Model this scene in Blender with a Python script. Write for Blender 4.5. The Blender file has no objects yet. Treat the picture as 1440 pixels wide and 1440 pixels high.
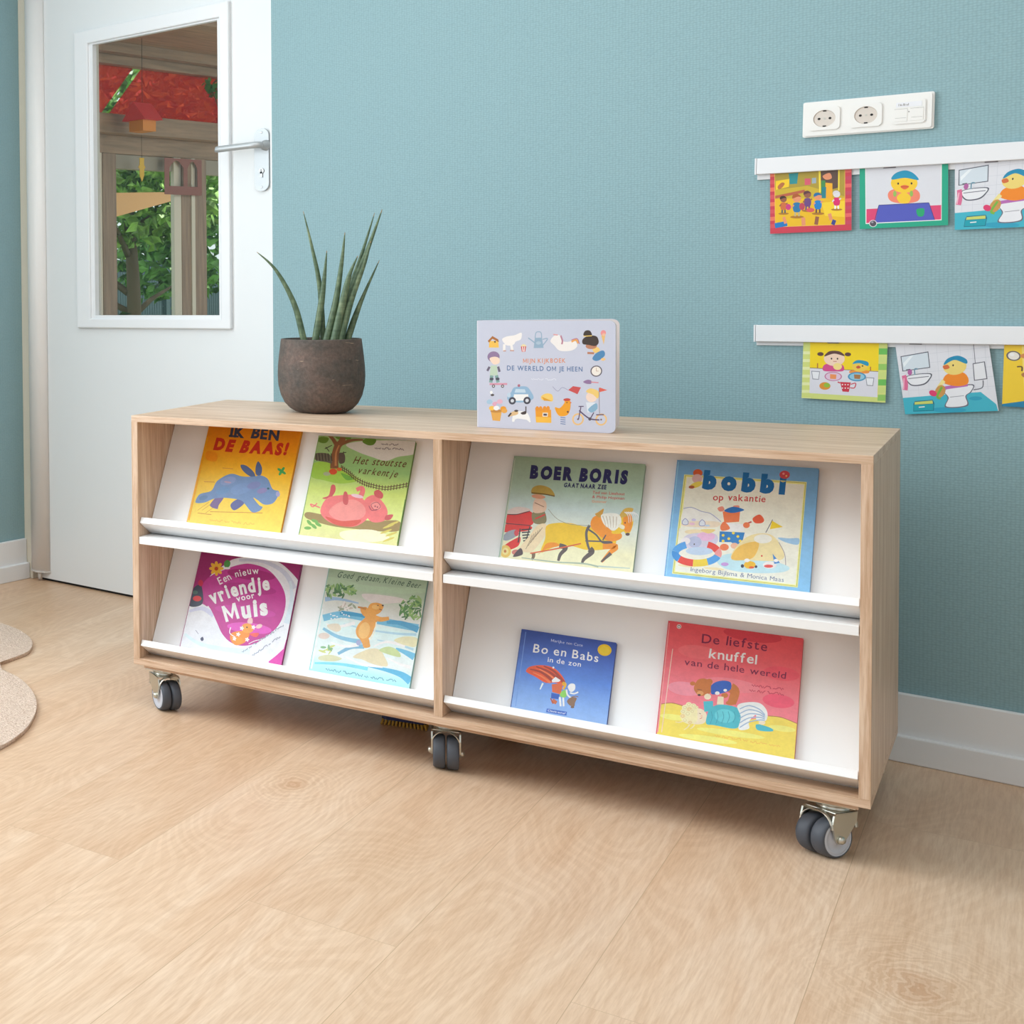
import bpy, bmesh, math, random
from mathutils import Vector, Matrix
random.seed(7)
S = bpy.context.scene
COL = S.collection
PI = math.pi
R = math.radians

# ------------------------------------------------------------------ camera
def make_camera():
    cd = bpy.data.cameras.new('camera'); co = bpy.data.objects.new('camera', cd); COL.objects.link(co)
    psi, th, rho = 0.973167, -0.032982, -0.022676
    Rv = Vector((math.cos(psi), math.sin(psi), 0))
    Fv = Vector((-math.sin(psi)*math.cos(th), math.cos(psi)*math.cos(th), math.sin(th)))
    Uv = Rv.cross(Fv)
    xb = Rv*math.cos(rho) + Uv*math.sin(rho)
    yb = -Rv*math.sin(rho) + Uv*math.cos(rho)
    m = Matrix((xb, yb, -Fv)).transposed().to_4x4()
    m.translation = (2.24882, -3.98287, 1.10618)
    co.matrix_world = m
    cd.sensor_fit = 'HORIZONTAL'; cd.sensor_width = 36.0
    cd.lens = 46.4889; cd.shift_x = 0.860034; cd.shift_y = -0.169891
    cd.clip_start = 0.05; cd.clip_end = 200
    S.camera = co
make_camera()

# ------------------------------------------------------------------ world, lights, exposure
W = bpy.data.worlds.new('World'); S.world = W; W.use_nodes = True
bg = W.node_tree.nodes['Background']
bg.inputs[0].default_value = (0.86, 0.94, 1.0, 1); bg.inputs[1].default_value = 1.15

def area(name, loc, target, sx, sy, power, col=(1, 1, 1)):
    l = bpy.data.lights.new(name, 'AREA'); l.shape = 'RECTANGLE'; l.size = sx; l.size_y = sy
    l.energy = power; l.color = col
    o = bpy.data.objects.new(name, l); COL.objects.link(o); o.location = loc
    o.rotation_euler = (Vector(target)-Vector(loc)).to_track_quat('-Z', 'Y').to_euler()
    return o
area('window_light', (-1.15, -2.35, 1.52), (2.0, -1.3, 0.4), 2.1, 1.9, 60, (0.86, 0.94, 1.0))
sun = bpy.data.lights.new('sun', 'SUN'); sun.energy = 6.5; sun.angle = R(2); sun.color = (1.0, 0.96, 0.88)
so = bpy.data.objects.new('sun', sun); COL.objects.link(so); so.rotation_euler = Vector((-0.2, -0.4, -0.9)).to_track_quat('-Z', 'Y').to_euler()
area('ceiling_light', (0.65, -2.3, 2.78), (0.65, -2.3, 0), 3.3, 3.6, 58, (0.88, 0.95, 1.0))
vs = S.view_settings
S.display_settings.display_device = 'sRGB'
vs.view_transform = 'Standard'; vs.look = 'None'; vs.gamma = 1.0; vs.use_curve_mapping = False
vs.exposure = 0.0

# ------------------------------------------------------------------ helpers
def s2l(c):
    c = c/255.0
    return c/12.92 if c <= 0.04045 else ((c+0.055)/1.055)**2.4
def lin(rgb): return tuple(s2l(v) for v in rgb)
def rgba(rgb): return lin(rgb)+(1.0,)

def mat(name, rgb, rough=0.5, metal=0.0, **kw):
    m = bpy.data.materials.new(name); m.use_nodes = True
    b = m.node_tree.nodes['Principled BSDF']
    b.inputs['Base Color'].default_value = rgba(rgb)
    b.inputs['Roughness'].default_value = rough
    b.inputs['Metallic'].default_value = metal
    for k, v in kw.items(): b.inputs[k].default_value = v
    return m
class N:
    """small node graph helper"""
    def __init__(s, m): s.t = m.node_tree; s.b = s.t.nodes['Principled BSDF']
    def add(s, typ, ins=None, **props):
        n = s.t.nodes.new(typ)
        for k, v in props.items(): setattr(n, k, v)
        for k, v in (ins or {}).items():
            if hasattr(v, 'is_output'): s.t.links.new(v, n.inputs[k])
            else: n.inputs[k].default_value = v
        return n
    def ramp(s, fac, stops):
        n = s.t.nodes.new('ShaderNodeValToRGB'); s.t.links.new(fac, n.inputs[0])
        e = n.color_ramp.elements
        while len(e) < len(stops): e.new(0.5)
        for i, (p, c) in enumerate(stops): e[i].position = p; e[i].color = c
        return n.outputs[0]
    def mix(s, fac, a, b, blend='MIX'):
        n = s.t.nodes.new('ShaderNodeMix'); n.data_type = 'RGBA'; n.blend_type = blend
        for sock, v in ((n.inputs['Factor'], fac), (n.inputs[6], a), (n.inputs[7], b)):
            if hasattr(v, 'is_output'): s.t.links.new(v, sock)
            else: sock.default_value = v
        return n.outputs[2]
    def math(s, op, a, b=0.0):
        n = s.t.nodes.new('ShaderNodeMath'); n.operation = op
        for i, v in enumerate((a, b)):
            if hasattr(v, 'is_output'): s.t.links.new(v, n.inputs[i])
            else: n.inputs[i].default_value = v
        return n.outputs[0]
    def link(s, a, b): s.t.links.new(a, b)
    def bump(s, h, strength, dist):
        n = s.add('ShaderNodeBump', {'Height': h, 'Strength': strength, 'Distance': dist})
        s.link(n.outputs[0], s.b.inputs['Normal'])

def tag(o, label=None, cat=None, group=None, kind=None):
    if label: o['label'] = label
    if cat: o['category'] = cat
    if group: o['group'] = group
    if kind: o['kind'] = kind
    return o
def empty(name, loc=(0, 0, 0), rot=(0, 0, 0)):
    o = bpy.data.objects.new(name, None); COL.objects.link(o)
    o.location = loc; o.rotation_euler = rot; o.empty_display_size = 0.05
    return o

class MB:
    def __init__(s): s.bm = bmesh.new(); s.M = Matrix.Identity(4); s.mi = 0
    def _v(s, p): return s.bm.verts.new(s.M @ Vector(p))
    def _f(s, vs, smooth=False):
        try:
            f = s.bm.faces.new(vs); f.smooth = smooth; f.material_index = s.mi; return f
        except ValueError: return None
    def box(s, x0, x1, y0, y1, z0, z1, bev=0.0):
        v = [s._v((x, y, z)) for z in (z0, z1) for y in (y0, y1) for x in (x0, x1)]
        fs = [s._f([v[i] for i in q]) for q in ((0, 2, 3, 1), (4, 5, 7, 6), (0, 1, 5, 4), (2, 6, 7, 3), (0, 4, 6, 2), (1, 3, 7, 5))]
        if bev:
            ed = list({e for f in fs for e in f.edges})
            bmesh.ops.bevel(s.bm, geom=ed, offset=bev, segments=2, profile=0.5, affect='EDGES', clamp_overlap=True)
        return s
    def prism(s, pts, z0, z1, smooth=False):
        """polygon pts (x,y) counter clockwise extruded from z0 to z1"""
        a = [s._v((x, y, z0)) for x, y in pts]; b = [s._v((x, y, z1)) for x, y in pts]
        s._f(a[::-1]); s._f(b)
        n = len(pts)
        for i in range(n): s._f([a[i], a[(i+1) % n], b[(i+1) % n], b[i]], smooth)
        return s
    def lathe(s, prof, seg=32, cap=True, smooth=True):
        rings = []
        for r, z in prof:
            if r < 1e-6: rings.append([s._v((0, 0, z))])
            else: rings.append([s._v((r*math.cos(2*PI*i/seg), r*math.sin(2*PI*i/seg), z)) for i in range(seg)])
        for A, B in zip(rings, rings[1:]):
            for i in range(seg):
                j = (i+1) % seg
                if len(A) == 1 and len(B) == 1: continue
                if len(A) == 1: s._f([A[0], B[j], B[i]], smooth)
                elif len(B) == 1: s._f([A[i], A[j], B[0]], smooth)
                else: s._f([A[i], A[j], B[j], B[i]], smooth)
        if cap:
            if len(rings[0]) > 1: s._f(rings[0][::-1])
            if len(rings[-1]) > 1: s._f(rings[-1])
        return s
    def tube(s, pts, rad, seg=10, cap=True, flat=1.0):
        pts = [Vector(p) for p in pts]; n = len(pts)
        if not hasattr(rad, '__len__'): rad = [rad]*n
        prev = None; rings = []
        for i, p in enumerate(pts):
            t = (pts[min(i+1, n-1)]-pts[max(i-1, 0)]).normalized()
            if prev is None:
                a = Vector((0, 0, 1)) if abs(t.z) < 0.9 else Vector((1, 0, 0))
                u = t.cross(a).normalized()
            else: u = (prev - t*prev.dot(t)).normalized()
            prev = u; w = t.cross(u)
            rings.append([s._v(p+(u*math.cos(2*PI*k/seg)+w*math.sin(2*PI*k/seg)*flat)*rad[i]) for k in range(seg)])
        for A, B in zip(rings, rings[1:]):
            for k in range(seg): s._f([A[k], A[(k+1) % seg], B[(k+1) % seg], B[k]], True)
        if cap: s._f(rings[0][::-1]); s._f(rings[-1])
        return s
    def build(s, name, mats, parent=None):
        bmesh.ops.recalc_face_normals(s.bm, faces=s.bm.faces[:])
        me = bpy.data.meshes.new(name); s.bm.to_mesh(me); s.bm.free()
        for m in (mats if isinstance(mats, (list, tuple)) else [mats]): me.materials.append(m)
        o = bpy.data.objects.new(name, me); COL.objects.link(o)
        if parent: o.parent = parent
        return o
def struct(name, mb, m, parent=None):
    o = mb.build(name, m, parent)
    if not parent: o['kind'] = 'structure'
    return o
def spline(pts, n=8, closed=False):
    """Catmull-Rom through points of any dimension"""
    out = []; L = len(pts); segs = L if closed else L-1
    for i in range(segs):
        if closed: p = [pts[(i+k-1) % L] for k in range(4)]
        else: p = [pts[max(0, min(L-1, i+k-1))] for k in range(4)]
        for j in range(n):
            t = j/n
            out.append(tuple(0.5*((2*b)+(-a+c)*t+(2*a-5*b+4*c-d)*t*t+(-a+3*b-3*c+d)*t**3) for a, b, c, d in zip(*p)))
    if not closed: out.append(tuple(pts[-1]))
    return out

# ------------------------------------------------------------------ materials
def oak(name, axis):
    m = mat(name, (222, 190, 158), 0.42); g = N(m)
    tc = g.add('ShaderNodeTexCoord')
    sc = {'x': (1.2, 22, 22), 'z': (22, 22, 1.2)}[axis]
    mp = g.add('ShaderNodeMapping', {'Vector': tc.outputs['Object'], 'Scale': sc})
    n1 = g.add('ShaderNodeTexNoise', {'Vector': mp.outputs[0], 'Scale': 1.6, 'Detail': 6.0, 'Roughness': 0.62, 'Distortion': 0.35})
    sc2 = {'x': (6, 160, 160), 'z': (160, 160, 6)}[axis]
    mp2 = g.add('ShaderNodeMapping', {'Vector': tc.outputs['Object'], 'Scale': sc2})
    n2 = g.add('ShaderNodeTexNoise', {'Vector': mp2.outputs[0], 'Scale': 1.4, 'Detail': 4.0, 'Roughness': 0.7})
    c1 = g.ramp(n1.outputs[0], [(0.30, rgba((196, 163, 132))), (0.50, rgba((219, 189, 162))), (0.70, rgba((233, 209, 186)))])
    c2 = g.ramp(n2.outputs[0], [(0.36, rgba((205, 180, 155))), (0.58, rgba((255, 255, 255)))])
    g.link(g.mix(0.6, c1, c2, 'MULTIPLY'), g.b.inputs['Base Color'])
    g.bump(n2.outputs[0], 0.12, 0.001)
    return m
OAKX, OAKZ = oak('oak_grain_along', 'x'), oak('oak_grain_up', 'z')
WHITEB = mat('white_melamine', (247, 247, 247), 0.38)
WHITEP = mat('white_paint', (226, 228, 228), 0.35)
FRAMEP = mat('white_frame_paint', (232, 233, 234), 0.30)
PLASTIC = mat('white_plastic', (236, 234, 230), 0.28)
RAILM = mat('white_rail_plastic', (232, 232, 234), 0.35)
ZINC = mat('zinc_plated_steel', (205, 203, 192), 0.28, 0.9)
ALU = mat('brushed_aluminium', (184, 187, 188), 0.4, 0.4)
KEYM = mat('key_cylinder_steel', (150, 150, 148), 0.3, 0.8)
TYRE = mat('grey_rubber_tyre', (74, 78, 86), 0.55)
HUB = mat('light_grey_hub', (192, 194, 202), 0.45)
DARK = mat('dark_gap', (28, 26, 25), 0.7)
PAGES = mat('page_paper', (240, 236, 226), 0.8)
SOIL = mat('potting_soil', (48, 38, 30), 0.95)

def wallpaper(name, rgb):
    m = mat(name, rgb, 0.62); g = N(m)
    tc = g.add('ShaderNodeTexCoord')
    mp = g.add('ShaderNodeMapping', {'Vector': tc.outputs['Object'], 'Scale': (1.0, 1.0, 1.25)})
    v = g.add('ShaderNodeTexVoronoi', {'Vector': mp.outputs[0], 'Scale': 150.0, 'Randomness': 0.30})
    n = g.add('ShaderNodeTexNoise', {'Vector': tc.outputs['Object'], 'Scale': 60.0, 'Detail': 2.0})
    h = g.math('ADD', v.outputs['Distance'], g.math('MULTIPLY', n.outputs[0], 0.15))
    a = tuple(min(255, c*1.04) for c in rgb); d = tuple(c*0.94 for c in rgb)
    g.link(g.ramp(v.outputs['Distance'], [(0.15, rgba(a)), (0.75, rgba(d))]), g.b.inputs['Base Color'])
    g.bump(h, 0.35, 0.0014)
    return m
TEAL = wallpaper('teal_woven_wallpaper', (137, 169, 175))

def floor_material():
    m = mat('oak_vinyl_planks', (230, 200, 168), 0.36); g = N(m)
    tc = g.add('ShaderNodeTexCoord')
    # turn so that U runs along the boards and V across them
    rot = g.add('ShaderNodeVectorRotate', {'Vector': tc.outputs['Object'], 'Center': (0, 0, 0), 'Axis': (0, 0, 1), 'Angle': -(PI/2+0.14735)})
    ad = g.add('ShaderNodeVectorMath', {0: rot.outputs[0], 1: (1.90, 0.181, 0)}, operation='ADD')
    sep = g.add('ShaderNodeSeparateXYZ', {0: ad.outputs[0]})
    br = g.add('ShaderNodeTexBrick', {'Vector': ad.outputs[0], 'Color1': (0, 0, 0, 1), 'Color2': (1, 1, 1, 1), 'Mortar': (0.5, 0.5, 0.5, 1),
        'Scale': 1.0, 'Mortar Size': 0.0006, 'Mortar Smooth': 0.1, 'Bias': 0.0, 'Brick Width': 2.4, 'Row Height': 0.24}, offset=0.5, offset_frequency=2)
    # each board gets its own grain by shifting the noise with the board's random value
    sh = g.math('MULTIPLY', br.outputs['Color'], 7.0)
    cmb = g.add('ShaderNodeCombineXYZ', {0: g.math('MULTIPLY', sep.outputs[0], 1.1), 1: g.math('MULTIPLY', sep.outputs[1], 9.0), 2: sh})
    n1 = g.add('ShaderNodeTexNoise', {'Vector': cmb.outputs[0], 'Scale': 1.1, 'Detail': 3.0, 'Roughness': 0.5, 'Distortion': 0.9})
    # cathedral grain: thin contour lines of a stretched noise
    cmb2 = g.add('ShaderNodeCombineXYZ', {0: g.math('MULTIPLY', sep.outputs[0], 1.0), 1: g.math('MULTIPLY', sep.outputs[1], 3.6), 2: sh})
    n2 = g.add('ShaderNodeTexNoise', {'Vector': cmb2.outputs[0], 'Scale': 1.0, 'Detail': 1.0, 'Roughness': 0.4, 'Distortion': 0.25})
    rings = g.math('SINE', g.math('MULTIPLY', n2.outputs[0], 260.0))
    cmb3 = g.add('ShaderNodeCombineXYZ', {0: g.math('MULTIPLY', sep.outputs[0], 9.0), 1: g.math('MULTIPLY', sep.outputs[1], 160.0), 2: sh})
    n3 = g.add('ShaderNodeTexNoise', {'Vector': cmb3.outputs[0], 'Scale': 1.2, 'Detail': 4.0, 'Roughness': 0.7})
    base = g.ramp(n1.outputs[0], [(0.25, rgba((220, 186, 154))), (0.5, rgba((228, 198, 169))), (0.75, rgba((234, 208, 182)))])
    tone = g.ramp(br.outputs['Color'], [(0.0, rgba((238, 228, 218))), (1.0, rgba((255, 255, 255)))])
    c = g.mix(0.8, base, tone, 'MULTIPLY')
    c = g.mix(0.12, c, g.ramp(rings, [(0.0, rgba((214, 192, 168))), (0.55, (1, 1, 1, 1))]), 'MULTIPLY')
    c = g.mix(0.35, c, g.ramp(n3.outputs[0], [(0.35, rgba((205, 180, 155))), (0.6, (1, 1, 1, 1))]), 'MULTIPLY')
    # two knots
    for kx, ky, sz in ((0.685, -1.191, 0.040), (1.70, -1.25, 0.060)):
        d = g.add('ShaderNodeVectorMath', {0: tc.outputs['Object'], 1: (kx, ky, 0)}, operation='SUBTRACT')
        r2 = g.add('ShaderNodeVectorRotate', {'Vector': d.outputs[0], 'Axis': (0, 0, 1), 'Angle': -(PI/2+0.14735)})
        s2 = g.add('ShaderNodeVectorMath', {0: r2.outputs[0], 1: (0.55, 1.0, 1.0)}, operation='MULTIPLY')
        nn = g.add('ShaderNodeTexNoise', {'Vector': tc.outputs['Object'], 'Scale': 22.0, 'Detail': 3.0})
        ln = g.add('ShaderNodeVectorMath', {0: s2.outputs[0]}, operation='LENGTH')
        dist = g.math('ADD', ln.outputs['Value'], g.math('MULTIPLY', g.math('SUBTRACT', nn.outputs[0], 0.5), sz*0.9))
        mask = g.ramp(g.math('DIVIDE', dist, sz), [(0.12, (1, 1, 1, 1)), (0.75, (0, 0, 0, 1))])
        c = g.mix(g.math('MULTIPLY', mask, 0.55), c, rgba((176, 122, 78)))
        rg = g.math('SINE', g.math('MULTIPLY', dist, 520.0))
        rm = g.ramp(g.math('DIVIDE', dist, sz*3.2), [(0.2, (1, 1, 1, 1)), (1.0, (0, 0, 0, 1))])
        c = g.mix(g.math('MULTIPLY', rm, 0.22), c, g.ramp(rg, [(0.0, rgba((190, 150, 112))), (0.6, rgba((236, 208, 178)))]))
    c = g.mix(br.outputs['Fac'], c, rgba((190, 158, 126)))
    g.link(c, g.b.inputs['Base Color'])
    g.bump(br.outputs['Fac'], -0.3, 0.001)
    return m
FLOORM = floor_material()

def print_material(name, wash, grain):
    m = mat(name, (255, 255, 255), 0.34); g = N(m)
    a = g.add('ShaderNodeAttribute', attribute_name='Col')
    tc = g.add('ShaderNodeTexCoord')
    n = g.add('ShaderNodeTexNoise', {'Vector': tc.outputs['Object'], 'Scale': 55.0, 'Detail': 4.0, 'Roughness': 0.6})
    n2 = g.add('ShaderNodeTexNoise', {'Vector': tc.outputs['Object'], 'Scale': 240.0, 'Detail': 2.0, 'Roughness': 0.6})
    c = g.mix(wash, a.outputs['Color'], g.ramp(n.outputs[0], [(0.32, rgba((228, 226, 226))), (0.6, (1, 1, 1, 1))]), 'MULTIPLY')    # watery unevenness of the printed paint
    c = g.mix(grain, c, g.ramp(n2.outputs[0], [(0.35, rgba((236, 236, 238))), (0.6, (1, 1, 1, 1))]), 'MULTIPLY')
    g.link(c, g.b.inputs['Base Color'])
    return m
PRINT = print_material('printed_cover', 0.38, 0.25)
CARDM = print_material('printed_card', 0.06, 0.05)

# ------------------------------------------------------------------ setting
YD = 0.05           # plane of the door leaf, set back from the teal wall
XL = -1.045         # left wall
XR = 5.0
struct('floor', MB().box(XL-2.2, XR, -5.6, 5.2, -0.05, 0.0), FLOORM)
struct('wall_back', MB().box(-0.037, XR, 0.0, 0.16, 0.0, 2.8).box(XL-0.1, -0.037, 0.0, 0.16, 2.33, 2.8), TEAL)
struct('wall_left', MB().box(XL-0.14, XL, -1.25, 0.16, 0.0, 2.8).box(XL-0.14, XL, -5.6, -3.85, 0.0, 2.8)
       .box(XL-0.14, XL, -3.85, -1.25, 0.0, 0.55).box(XL-0.14, XL, -3.85, -1.25, 2.50, 2.8), TEAL)
struct('wall_right', MB().box(XR, XR+0.14, -5.74, 0.16, 0.0, 0.8).box(XR, XR+0.14, -5.74, 0.16, 2.45, 2.8).box(XR, XR+0.14, -0.5, 0.16, 0.8, 2.45).box(XR, XR+0.14, -5.74, -5.0, 0.8, 2.45), WHITEP)
struct('wall_front', MB().box(XL-0.14, XR, -5.74, -5.6, 0.0, 0.8).box(XL-0.14, XR, -5.74, -5.6, 2.45, 2.8).box(XL-0.14, -0.6, -5.74, -5.6, 0.8, 2.45).box(4.5, XR, -5.74, -5.6, 0.8, 2.45), WHITEP)
struct('ceiling', MB().box(XL-0.14, XR, -5.6, 0.16, 2.8, 2.9), WHITEP)
struct('baseboard_back', MB().box(-0.030, XR, -0.013, -0.0002, 0.055, 0.153, 0.003).box(-0.030, XR, -0.026, -0.0002, 0.0, 0.060, 0.003), FRAMEP)
struct('baseboard_left', MB().box(XL+0.0002, XL+0.013, -5.6, 0.040, 0.055, 0.150, 0.003).box(XL+0.0002, XL+0.026, -5.6, 0.040, 0.0, 0.060, 0.003), FRAMEP)
# door frame: left jamb, slim bead at the wall corner, hidden right jamb
struct('trim_1', MB().box(XL, -1.008, YD-0.008, 0.16, 0.0, 2.33, 0.002), mat('cream_jamb', (214, 206, 188), 0.4))
struct('trim_2', MB().box(-0.0425, -0.0372, 0.0005, 0.15, 0.0, 2.33).box(-0.06, -0.0425, YD+0.042, 0.15, 0.0, 2.33), WHITEP)

def build_door():
    d = empty('door_1', (-1.0, YD, 0)); d['kind'] = 'structure'
    d['label'] = 'white door with tall glazed window and steel lever handle left of the teal wall'
    x0, x1, z1 = 0.010, 0.955, 2.32
    gx0, gx1, gz0, gz1 = 0.272, 0.762, 0.988, 1.962
    b = MB()
    b.box(x0, gx0, 0, 0.04, 0.010, z1).box(gx1, x1, 0, 0.04, 0.010, z1)
    b.box(gx0, gx1, 0, 0.04, 0.010, gz0).box(gx0, gx1, 0, 0.04, gz1, z1)
    b.build('door_leaf', WHITEP, d)
    MB().box(x0+0.01, x1, 0.012, 0.032, 0.0, 0.0102).build('door_gap_shade', DARK, d)  # dark strip added as the shade in the gap under the leaf
    # raised glazing frame, proud of the leaf, with a stepped inner bead
    f = MB(); w = 0.058
    ox0, ox1, oz0, oz1 = 0.206, 0.799, 0.949, 2.008
    ix0, ix1, iz0, iz1 = ox0+w, ox1-0.034, oz0+0.034, oz1-w+0.010
    f.box(ox0, ix0, -0.014, 0.004, oz0, oz1, 0.004).box(ix1, ox1, -0.014, 0.004, oz0, oz1, 0.004)
    f.box(ix0-0.012, ix1+0.012, -0.0139, 0.004, oz0, iz0, 0.004).box(ix0-0.012, ix1+0.012, -0.0139, 0.004, iz1, oz1, 0.004)
    f.box(gx0-0.012, gx0+0.008, -0.006, 0.016, iz0, iz1).box(gx1-0.006, gx1+0.012, -0.006, 0.016, iz0, iz1)
    f.box(gx0-0.012, gx1+0.012, -0.0059, 0.0159, iz0-0.004, gz0+0.006).box(gx0-0.012, gx1+0.012, -0.0059, 0.0159, gz1-0.008, iz1+0.004)
    f.build('window_frame', FRAMEP, d)
    gm = bpy.data.materials.new('door_glass'); gm.use_nodes = True; t = gm.node_tree
    for n in list(t.nodes): t.nodes.remove(n)
    o = t.nodes.new('ShaderNodeOutputMaterial'); tr = t.nodes.new('ShaderNodeBsdfTransparent'); gl = t.nodes.new('ShaderNodeBsdfGlossy')
    tr.inputs[0].default_value = (0.90, 0.93, 0.90, 1); gl.inputs['Roughness'].default_value = 0.02
    mx = t.nodes.new('ShaderNodeMixShader'); fr = t.nodes.new('ShaderNodeFresnel'); fr.inputs[0].default_value = 1.45
    t.links.new(fr.outputs[0], mx.inputs[0]); t.links.new(tr.outputs[0], mx.inputs[1]); t.links.new(gl.outputs[0], mx.inputs[2])
    t.links.new(mx.outputs[0], o.inputs[0])
    MB().box(gx0-0.004, gx1+0.004, 0.016, 0.020, gz0-0.004, gz1+0.004).build('window_pane', gm, d)
    # lever handle on a long rounded plate
    cx, pz0, pz1, pr = 0.905, 1.388, 1.586, 0.0235
    pl = MB(); pts = []
    for k in range(13): pts.append((cx+pr*math.cos(PI*k/12), pz1-pr+pr*math.sin(PI*k/12)))
    for k in range(13): pts.append((cx-pr*math.cos(PI*k/12), pz0+pr-pr*math.sin(PI*k/12)))
    pl.M = Matrix.Rotation(PI/2, 4, 'X')
    pl.prism(pts, 0.0, 0.009)
    hp = pl.build('handle_plate', ALU, d)
    lv = MB(); z = 1.531
    lv.M = Matrix.Translation((0.920, -0.009, z)) @ Matrix.Rotation(PI/2, 4, 'X'); lv.lathe([(0.017, 0), (0.016, 0.006), (0.0105, 0.010), (0.0105, 0.03)], 20)
    lv.M = Matrix.Identity(4)
    lv.tube(spline([(0.920, -0.03, z), (0.918, -0.047, z), (0.904, -0.055, z), (0.875, -0.056, z), (0.79, -0.056, z-0.001), (0.782, -0.056, z-0.001)], 6), [0.0105]*25+[0.0098]*5+[0.006], 12)
    lv.build('lever_handle', ALU, hp)
    ky = MB(); ky.M = Matrix.Translation((0.905, -0.009, 1.452)) @ Matrix.Rotation(PI/2, 4, 'X')
    ky.lathe([(0.0088, -0.001), (0.0088, 0.003)], 18); ky.M = Matrix.Identity(4); ky.box(0.901, 0.909, -0.012, -0.008, 1.431, 1.449)
    ky.mi = 1; ky.box(0.9042, 0.9058, -0.0125, -0.0119, 1.447, 1.457)
    kk = ky.build('key_cylinder', [KEYM, DARK], hp)
    sc = MB()
    for zz in (1.573, 1.401):
        sc.M = Matrix.Translation((0.905, -0.009, zz)) @ Matrix.Rotation(PI/2, 4, 'X'); sc.lathe([(0.004, 0), (0.0035, 0.001)], 10)
    sc.build('screws', KEYM, hp)
    # half round finger guard over the hinges with its end cap and pin
    fg = MB(); n = 14; r = 0.040; cxg = 0.027
    fg.M = Matrix.Translation((0, 0, 0))
    pts = [(cxg-r*math.cos(PI*k/n), -r*0.8*math.sin(PI*k/n)) for k in range(n+1)]
    fg.prism(pts, 0.040, 2.30, True)
    g1 = fg.build('finger_guard', mat('guard_plastic', (236, 232, 228), 0.35), d)
    pn = MB()
    pn.prism([(cxg-0.043*math.cos(PI*k/4), -0.036*math.sin(PI*k/4)) for k in range(5)], 0.034, 0.040)
    pn.M = Matrix.Translation((cxg+0.004, -0.016, 0.006)); pn.lathe([(0.007, 0), (0.007, 0.03)], 12)
    pn.build('end_cap', mat('cap_plastic', (205, 200, 194), 0.4), g1)
build_door()
# ------------------------------------------------------------------ bookcase on castors
C0 = Vector((0.14678, -0.98894, 0)); CA = 0.147347
CW, CD, ZB, ZT = 1.408, 0.580, 0.1130, 0.7630
TH = 0.0165
EX = Vector((math.cos(CA), math.sin(CA), 0)); EY = Vector((-math.sin(CA), math.cos(CA), 0))
def cab(x, y, z): return C0+EX*x+EY*y+Vector((0, 0, z))
SL = R(30); UPV = Vector((0, math.sin(SL), math.cos(SL))); NV = Vector((0, -math.cos(SL), math.sin(SL)))
J_UP = Vector((0, 0.0639, 0.4690)); J_LO = Vector((0, 0.0614, 0.1485))
def slope_matrix(J): return Matrix(((1, 0, 0, 0), (0, UPV.y, NV.y, J.y), (0, UPV.z, NV.z, J.z), (0, 0, 0, 1)))
XD0, XD1 = 0.6972, 0.7142

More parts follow.
